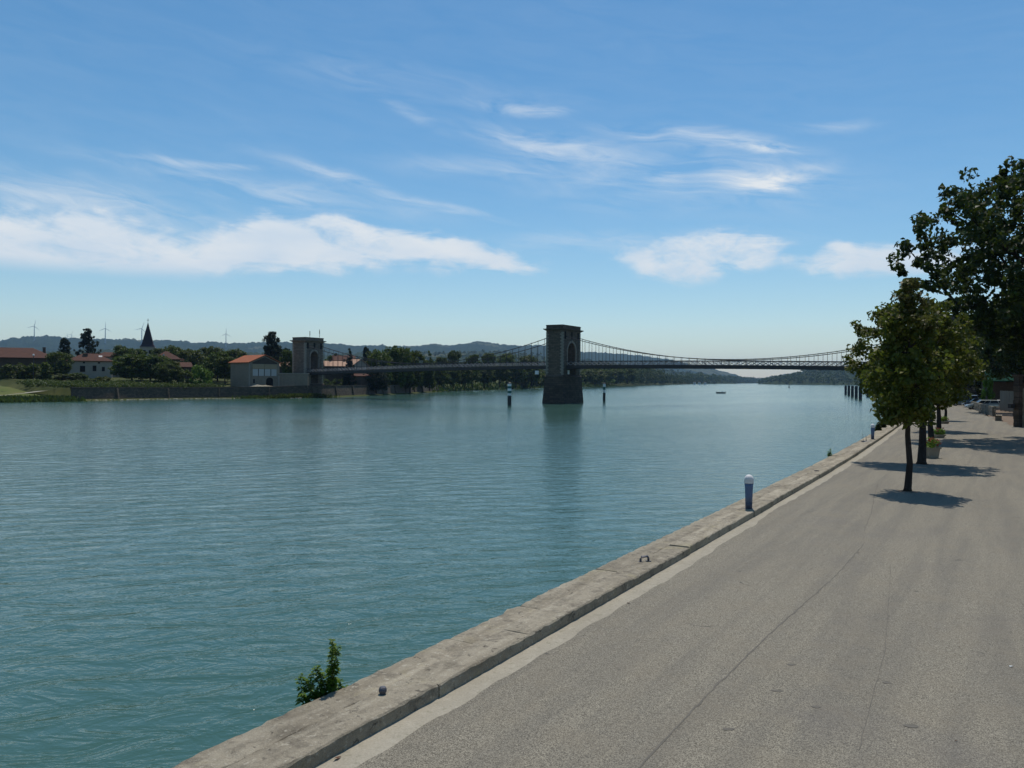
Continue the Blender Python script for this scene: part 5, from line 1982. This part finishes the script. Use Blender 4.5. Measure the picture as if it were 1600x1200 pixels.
t = thing('mooring_plate', 'flat dark plate on the outer edge of the coping just before the second bollard', 'mooring plate', (p.x, p.y, .125), R(30))
MB().box(-.32, .32, -.16, .16, .0, .05).obj('plate', M_steel, t)
MB().bar((-.2, .1, .05), (-.26, .12, .55), .02).bar((.12, .1, .05), (.06, .1, .45), .02).obj('rods', M_iron, t)


def weed(label, p, stems, seed, ls=.075, group=None, mat=None):
    """stems: list of (dx,dy,height)"""
    rng = np.random.default_rng(seed)
    t = thing('weed', label, 'weed', (p[0], p[1], p[2]), 0, group)
    st = MB()
    Q_ = []
    for dx, dy, h in stems:
        k = max(4, int(h / .06))
        bend = rng.normal(size=2) * .08
        pts = []
        for i in range(k + 1):
            u = i / k
            pts.append((dx * (.35 + .65 * min(1, u * 2)) + bend[0] * u * u, dy * (.35 + .65 * min(1, u * 2)) + bend[1] * u * u, h * u))
        st.tube(pts, [.007 * (1 - .7 * i / k) for i in range(k + 1)], 5)
        nl = int(h * 210)
        for j in range(nl):
            u = .08 + .92 * rng.random()
            f = u * k
            i = min(k - 1, int(f))
            c = Vector(pts[i]).lerp(Vector(pts[i + 1]), f - i)
            a = rng.random() * 6.28
            s = ls * (1.15 - .6 * u) * (.7 + .6 * rng.random())
            o = Vector((math.cos(a), math.sin(a), .15 + rng.normal() * .35)).normalized()
            w = o.cross(Vector((rng.normal() * .4, rng.normal() * .4, 1))).normalized() * s * .27
            up_ = Vector((0, 0, 1))
            Q_ += [c, c + o * s * .5 + w + up_ * s * .08, c + o * s - up_ * s * .15, c + o * s * .5 - w + up_ * s * .08]
    st.obj('stems', M_stem, t, True, False)
    o = link('leaves', np_mesh('leaves', np.array([tuple(q) for q in Q_]), len(Q_) // 4, mat or L_weed), t)
    return t


def edge_pt(px, py, out=.05, z=-.02):
    p = on(px, py, .14)
    s = S_AT(p.y)
    q = Vector(qpt(s, 1.03 + out, z))
    # slide along the quay until it shows at the wanted column
    best = min((abs((qpt(s + ds, 1.03 + out, z)[0] / qpt(s + ds, 1.03 + out, z)[1]) - p.x / p.y), ds) for ds in np.arange(-3, 3, .05))
    return qpt(s + best[1], 1.03 + out, z)


e0 = edge_pt(512, 1083, .08, -.10)
weed('tall green weed shooting up at the water side of the coping in front', e0, [(.03, .03, .88), (.05, .0, .78), (.0, .04, .70), (-.10, .0, .50), (-.17, -.03, .44), (-.23, -.05, .46), (-.29, -.1, .40), (.13, .06, .32), (.2, .12, .22), (-.04, .05, .52), (-.33, -.12, .26)], 301, .092)
weed('small green weed on the wall edge between first and second bollard', edge_pt(1297, 707, .04, -.05), [(.0, 0, .55), (.06, .02, .36), (-.07, 0, .4)], 302, .11)
for k, (px, py, h) in enumerate(((1372, 672, .75), (1380, 668, .9), (1387, 664, .7), (1393, 661, .6), (1398, 659, .7), (1403, 656, .6))):
    weed('%s of six dark weeds on the coping edge, counted from the second bollard' % ORD[k], edge_pt(px, py, -.1, .05), [(0, 0, h), (.15, .1, h * .7), (-.15, 0, h * .8)], 310 + k, .24, 'weeds beyond the second bollard', L_shrub)
for k, (px, py) in enumerate(((1228, 722), (1340, 700))):
    pass
# litter and dry leaves
p = on(1578, 1043, 0)
lt_ = MB().add([(0, 0, .012), (.055, .01, .02), (.058, .03, .012), (.003, .022, .02), (0, 0, .008), (.055, .01, .016), (.058, .03, .008), (.003, .022, .016)], [(0, 1, 2, 3), (7, 6, 5, 4), (0, 4, 5, 1), (1, 5, 6, 2), (2, 6, 7, 3), (3, 7, 4, 0)]).obj('paper_scrap', M_paper)
lt_.location = (p.x, p.y, .002)
tag(lt_, 'tiny white paper scrap lying on the asphalt at the right edge', 'litter')


def dry_leaf(label, p, s, rz, group=None):
    rng = np.random.default_rng(int(p.y * 100))
    n = 10
    v = [(0, 0, .012)]
    for i in range(n):
        a = 6.283 * i / n
        r_ = s * (.6 + .4 * rng.random()) * (1.3 if i % 5 == 0 else .8)
        v.append((math.cos(a) * r_, math.sin(a) * r_ * .6, .004 + .02 * rng.random()))
    o = MB().add(v, [(0, 1 + i, 1 + (i + 1) % n) for i in range(n)]).obj('dry_leaf', M_dryleaf)
    o.location = (p.x, p.y, p.z + .003)
    o.rotation_euler = (0, 0, rz)
    return tag(o, label, 'dry leaf', group)


dry_leaf('tiny reddish dry leaf on the asphalt near the bottom right corner', on(1494, 1159, 0), .022, .4, 'dry leaves on the quay')
dry_leaf('crumpled dry leaf lying in the gutter strip at the bottom of the kerb', on(527, 1186, 0), .05, 1.0, 'dry leaves on the quay')
dry_leaf('dark dry leaf on the gutter strip level with the iron staple', on(982, 943, 0), .05, 2.0, 'dry leaves on the quay')
dry_leaf('dark dry leaf on the asphalt near the right edge', on(1499, 1012, 0), .025, 2.0, 'dry leaves on the quay')
for k, (px, py, s) in enumerate(((1138, 1140, .10), (1236, 1039, .09), (1214, 1080, .10), (1275, 1105, .09), (1385, 1067, .09), (1424, 1135, .12))):
    p = on(px, py, 0)
    n = 14
    rng = np.random.default_rng(40 + k)
    v = [(0, 0, .0)]
    for i in range(n):
        a = 6.283 * i / n
        r_ = s * (.6 + .5 * rng.random())
        v.append((math.cos(a) * r_ * .8, math.sin(a) * r_ * .42, .0))
    o = MB().add(v, [(0, 1 + i, 1 + (i + 1) % n) for i in range(n)]).obj('asphalt_pothole', M_crack)
    o.location = (p.x, p.y, .0075)
    tag(o, kind='structure')


# planters under the trees
def planter(label, p, seed, L=.78, W=.55, H=.50, rz=.35, red=True):
    t = thing('planter', label, 'planter', (p.x, p.y, 0), rz, 'flower planters between the quay trees')
    b = MB()
    b.frustum((-L / 2 + .06, L / 2 - .06, -W / 2 + .06, W / 2 - .06), (-L / 2, L / 2, -W / 2, W / 2), .003, H)
    b.obj('box', M_concrete, t)
    r_ = MB()
    for a in ((-L / 2 - .04, L / 2 + .04, -W / 2 - .04, -W / 2 + .06), (-L / 2 - .04, L / 2 + .04, W / 2 - .06, W / 2 + .04), (-L / 2 - .04, -L / 2 + .06, -W / 2 + .061, W / 2 - .061), (L / 2 - .06, L / 2 + .04, -W / 2 + .061, W / 2 - .061)):
        r_.box(a[0], a[1], a[2], a[3], H + .001, H + .08)
    r_.obj('rim', M_concrete, t)
    MB().box(-L / 2 + .062, L / 2 - .062, -W / 2 + .062, W / 2 - .062, H + .001, H + .03).obj('earth', M_soil, t)
    rng = np.random.default_rng(seed)
    cl = np.array([(rng.uniform(-L / 2, L / 2) * .9, rng.uniform(-W / 2, W / 2) * .9, H + .1 + rng.random() * .35, .16 + rng.random() * .12) for _ in range(18)])
    V = leaves(rng, cl, 30, .10, .06, .5, .6, .8)
    link('foliage', np_mesh('foliage', V, len(V) // 4, L_weed), t)
    cl = np.array([(rng.uniform(-L / 2, L / 2), rng.uniform(-W / 2, W / 2), H + .2 + rng.random() * .4, .08) for _ in range(16)])
    V = leaves(rng, cl, 16, .06, .05, .5, .6, .8)
    tag(link('flowers', np_mesh('flowers', V, len(V) // 4, L_red), t), kind='stuff')
    return t


planter('pale concrete flower planter beside the second trunk', on(1454, 715.5, 0), 401)
planter('low kerbed flower bed with yellow green plants beyond the third trunk', on(1466, 684, 0), 402, H=.16)
planter('low kerbed flower bed farther along the tree row', on(1475, 662, 0), 403, H=.16)


# ------------------------------------------------------------------ parked cars
def car(label, loc, rz, paint, L=4.2, W=1.72, H=1.46, kind='hatch', group='cars parked nose to the quay road'):
    t = thing('parked_car', label, 'car', loc, rz, group)
    hw = W / 2
    # lower body lofted along x (front = +x)
    st = [(-.5, .80, .42, .86), (-.485, .93, .30, .98), (-.40, 1.0, .24, 1.00), (-.1, 1.0, .22, .96), (.16, 1.0, .22, .95), (.30, .99, .24, .88), (.43, .93, .27, .78), (.485, .82, .32, .68), (.5, .72, .38, .58)]
    if kind == 'van':
        st = [(a, b, c, d + .08) for a, b, c, d in st]
    v = []
    for u, k, z0, z1 in st:
        w = hw * k
        zm = (z0 + z1) / 2
        v += [(u * L, -w * .9, z0), (u * L, -w, zm - .08), (u * L, -w * .985, zm + .14), (u * L, -w * .90, z1), (u * L, w * .90, z1), (u * L, w * .985, zm + .14), (u * L, w, zm - .08), (u * L, w * .9, z0)]
    m = 8
    n = len(st)
    f = [(i * m + j, (i + 1) * m + j, (i + 1) * m + (j + 1) % m, i * m + (j + 1) % m) for i in range(n - 1) for j in range(m)] + [tuple(range(m)), tuple((n - 1) * m + j for j in range(m))[::-1]]
    MB().add(v, f).obj('body', paint, t, False)
    belt = .95 + (.08 if kind == 'van' else 0)
    rb, rt, ft, fb = {'hatch': (-.47, -.36, .06, .25), 'estate': (-.485, -.44, .05, .24), 'van': (-.49, -.46, .10, .27)}[kind]
    A = (rb * L, fb * L)
    B_ = (rt * L, ft * L)
    yb, yt = hw * .88, hw * .70
    zr = H - .05
    gl = MB().add([(A[0], -yb, belt - .04), (A[1], -yb, belt - .10), (A[1], yb, belt - .10), (A[0], yb, belt - .04), (B_[0], -yt, zr), (B_[1], -yt, zr), (B_[1], yt, zr), (B_[0], yt, zr)],
                  [(4, 5, 6, 7), (0, 1, 5, 4), (1, 2, 6, 5), (2, 3, 7, 6), (3, 0, 4, 7)])
    gl.obj('windows', M_glass, t)
    rf = MB()
    rf.frustum((B_[0] - .08, B_[1] + .08, -yt - .04, yt + .04), (B_[0] + .06, B_[1] - .06, -yt + .12, yt - .12), zr - .01, H + .012)
    rf.obj('roof', paint, t)
    pl = MB()
    for s in (-1, 1):
        pl.bar((A[1] + .02, s * (yb + .005), belt - .08), (B_[1] + .02, s * (yt + .01), zr), .07, .06)
        pl.bar((A[0] - .02, s * (yb + .005), belt - .04), (B_[0] - .02, s * (yt + .01), zr), .11, .07)
        for q in (.42, .68) if kind != 'hatch' else (.52,):
            xb, xt = A[0] + (A[1] - A[0]) * q, B_[0] + (B_[1] - B_[0]) * q
            pl.bar((xb, s * (yb + .012), belt - .06), (xt, s * (yt + .012), zr), .07, .05)
    pl.obj('pillars', paint, t)
    for s in (-1, 1):
        MB().box(L * .445, L * .492, s * hw * .62 - .17, s * hw * .62 + .17, .60, .75).obj('headlight', M_lamp, t)
        MB().box(-L * .499, -L * .47, s * hw * .70 - .11, s * hw * .70 + .11, .68, .93).obj('tail_light', M_tail, t)
        MB().box(A[1] - .42, A[1] - .24, s * (hw + .10) - .09, s * (hw + .10) + .09, belt - .04, belt + .10).obj('mirror', paint, t)
    MB().box(L * .482, L * .505, -hw * .42, hw * .42, .42, .58).obj('grille', M_black, t)
    MB().box(L * .503, L * .509, -.26, .26, .46, .57).obj('number_plate', M_white, t)
    WHL = MB().tube([(0, -.10, 0), (0, -.09, 0), (0, .09, 0), (0, .10, 0)], [.27, .31, .31, .27], 18)
    for sx in (-.31, .30):
        for s in (-1, 1):
            o = MB().tube([(0, -.11, 0), (0, -.09, 0), (0, .09, 0), (0, .11, 0)], [.26, .31, .31, .26], 18).obj('wheel', M_tyre, t)
            o.location = (sx * L, s * (hw - .09), .313)
            rm = MB().tube([(0, s * .10, 0), (0, s * .122, 0)], [.19, .17], 14).obj('rim', M_rim, o)
    return t


CP = [(on(1512, 634.2, 0), 'van', M_carbluegrey, 4.5, 1.86, 1.95, 'blue grey people carrier, farthest left of the parked cars', 2.75, -.75), (on(1523, 636.5, 0), 'hatch', M_carblack, 4.1, 1.7, 1.55, 'black hatchback with a glinting headlight beside the people carrier', 2.8, .2),
      (on(1537, 640, 0), 'estate', M_cargreen, 4.5, 1.72, 1.5, 'pale grey green estate car behind the low mossy wall', 2.95, -.3), (on(1560.5, 640, 0), 'hatch', M_carsilver, 4.0, 1.7, 1.5, 'silver car half hidden behind the board fence', 2.6, 0)]
for p, k, pt, L_, W_, H_, lb, rz, dx in CP:
    car(lb, (p.x + dx, p.y, 0.004), rz, pt, L_, W_, H_, k)

# low mossy wall before the cars
def rubble_wall(name, label, a, b, h, th, mat, cat, seed, stone=(.35, .6), zbase=-.1, cop=None):
    """wall of separate rough blocks laid in courses: each block is a part"""
    rng = np.random.default_rng(seed)
    a, b = Vector(a), Vector(b)
    t = thing(name, label, cat, (a.x, a.y, 0), math.atan2(b.y - a.y, b.x - a.x))
    L = (Vector((b.x, b.y)) - Vector((a.x, a.y))).length
    MB().box(0.02, L - .02, -th / 2 + .05, th / 2 - .05, zbase, h - .05).obj('core', mat, t)
    z = 0
    while z < h - .05:
        hh = min(h - z, rng.uniform(.24, .34))
        x = -rng.random() * .2
        while x < L:
            w = rng.uniform(*stone)
            x0, x1 = max(0, x), min(L, x + w - .02)
            if x1 - x0 > .08:
                o1, o2 = rng.normal() * .018, rng.normal() * .018
                m = MB().frustum((x0, x1, -th / 2 - o1, th / 2 + o2), (x0 + rng.random() * .03, x1 - rng.random() * .03, -th / 2 + .015 - o1, th / 2 - .015 + o2), z + .004, z + hh - .015)
                m.obj('stone', mat, t, fix=False)
            x += w
        z += hh
    if cop:
        MB().box(-.05, L + .05, -th / 2 - .06, th / 2 + .06, h, h + .1).obj('wall_coping', cop, t)
    return t


wa, wb = on(1519, 638.5, 0), on(1553.5, 650.5, 0)
rubble_wall('low_wall', 'low mossy rubble wall in front of the parked cars', (wa.x, wa.y), (wb.x, wb.y), 1.22, .4, M_mosswall, 'wall', 501, (.7, 1.3))
# slatted bench
p = on(1561, 657, 0)
t = thing('park_bench', 'weathered pale slatted bench by the road at the end of the mossy wall', 'bench', (p.x, p.y, 0), math.atan2(1, .62), scale=1.25)
for k in range(4):
    MB().box(-1.2, 1.2, -.22 + k * .12, -.12 + k * .12, .44, .475).obj('slat', M_concrete, t)
for k in range(3):
    MB().box(-1.2, 1.2, .26 + k * .03, .29 + k * .03, .55 + k * .14, .66 + k * .14).obj('back_slat', M_concrete, t)
for x in (-1.0, 1.0):
    MB().box(x - .06, x + .06, -.2, .28, 0, .438).obj('leg', M_mosswall, t)
    MB().bar((x, .34, .40), (x, .37, .98), .08, .06).obj('back_post', M_mosswall, t)
# stone gate pillar and garden wall at the right edge
p = on(1590.5, 667, 0)
t = thing('gate_pillar', 'tall stone gate pillar with tree shade painted into its colour at the right edge of the road', 'pillar', (p.x, p.y, 0), R(28))
rng = np.random.default_rng(77)
z = 0
while z < 4.4:
    hh = rng.uniform(.3, .42)
    o_ = rng.normal() * .015
    MB().box(-.29 - o_, .29 + o_, -.27 - o_, .27 + o_, z + .003, z + hh - .012).obj('stone', M_pier, t)  # darker pier stone stands in for tree shade on the pillar
    z += hh
MB().box(-.26, .26, -.24, .24, 0, z).obj('core', M_mosswall, t)
MB().box(-.38, .38, -.36, .36, z + .002, z + .16).obj('cap_stone', M_tower, t)
q = at(1585, 637.5, p.y - .75)
t = thing('letter_box', 'black letter box fixed to the stone gate pillar', 'letter box', (p.x - .63, p.y - .05, 1.75), R(28))
MB().box(-.34, .34, -.16, .16, 0, .36).obj('box', M_black, t)
MB().box(-.36, .36, -.19, .18, .361, .40).obj('lid', M_pile, t)
MB().box(.34, .42, -.05, .05, .1, .25).obj('bracket', M_iron, t)
rubble_wall('garden_wall', 'rough stone garden wall running off the right edge behind the pillar', (p.x + .38, p.y + .1), (p.x + 6.0, p.y - 1.2), 3.6, .5, M_gardenstone, 'wall', 502, (.5, .9))
# board fence and green roofed hut behind
fa, fb_ = on(1562.5, 642, 0), on(1591, 645.5, 0)
t = thing('board_fence', 'tall weathered board fence between the silver car and the stone pillar', 'fence', (fa.x, fa.y, 0), math.atan2(fb_.y - fa.y, fb_.x - fa.x))
LF = (Vector((fb_.x, fb_.y)) - Vector((fa.x, fa.y))).length
nb = 22
for k in range(nb):
    x0 = LF * k / nb
    MB().box(x0 + .012, x0 + LF / nb - .012, -.02 - .012 * (k % 2), .02, .08, 3.0 + .04 * math.sin(k * 2.3)).obj('board', M_fence, t)
for z in (.5, 2.3):
    MB().box(0, LF, .021, .07, z, z + .12).obj('rail', M_wood, t)
for k in range(5):
    x = LF * k / 4
    MB().box(x - .06, x + .06, .071, .19, 0, 2.9).obj('post', M_wood, t)
hp = at(1549, 612, 142)
t, r_ = house('hut', 'green sheet roofed hut half hidden in the dark trees behind the fence', (hp.x, hp.y, 0.2), R(-18), 9.5, 7, 4.3, 2.4, M_rend_brown, M_greenroof, 'gable_x', .6, cat='hut')
MB().box(.8, 2.6, -.05, .015, 0, 2.6).obj('door', M_wood, t)
window(t, 4.6, 0, 1.2, 1.2, 1.3)
place('round1', 'dark bushy tree filling the gap above the parked cars', 1524, 586, 66, 180, base=0.3)
# climbing shrub catching the light
proto('lit', 'shrub', W=4.6, H=3.1, seed=63, H0=.15, H1=3.0, prof=ell(2.1, .55, .68), nclump=60, per=60, cr=(.3, .6), ll=.3, lw=.18, tr=.08, lmat=L_bright, bmat=M_darkbark, nlimb=8, trunk_h=1.8)
place('lit', 'sunlit bright green shrub hanging over behind the parked cars', 1543, 590.5, 19, 131, base=0.0)
place('bush0', 'dark shrub below the green roofed hut', 1556, 604, 30, 152, base=0.0)
place('bush1', 'dark shrub behind the people carrier', 1500, 606, 40, 150, base=0.0)

# ------------------------------------------------------------------ haze
hz = MB().box(-15000, 15000, -3600, 14500, -5.5, 420).obj('haze', M_white)
hz.data.materials.clear()
m = bpy.data.materials.new('river_haze')
m.use_nodes = True
T = NT(m.node_tree)
pv = T.n('VolumePrincipled', ins={'Color': (.40, .66, 1.0, 1), 'Density': HAZE, 'Anisotropy': 0.1})
o = T.n('OutputMaterial')
T.link(pv.outputs[0], o.inputs['Volume'])
hz.data.materials.append(m)
tag(hz, kind='stuff')
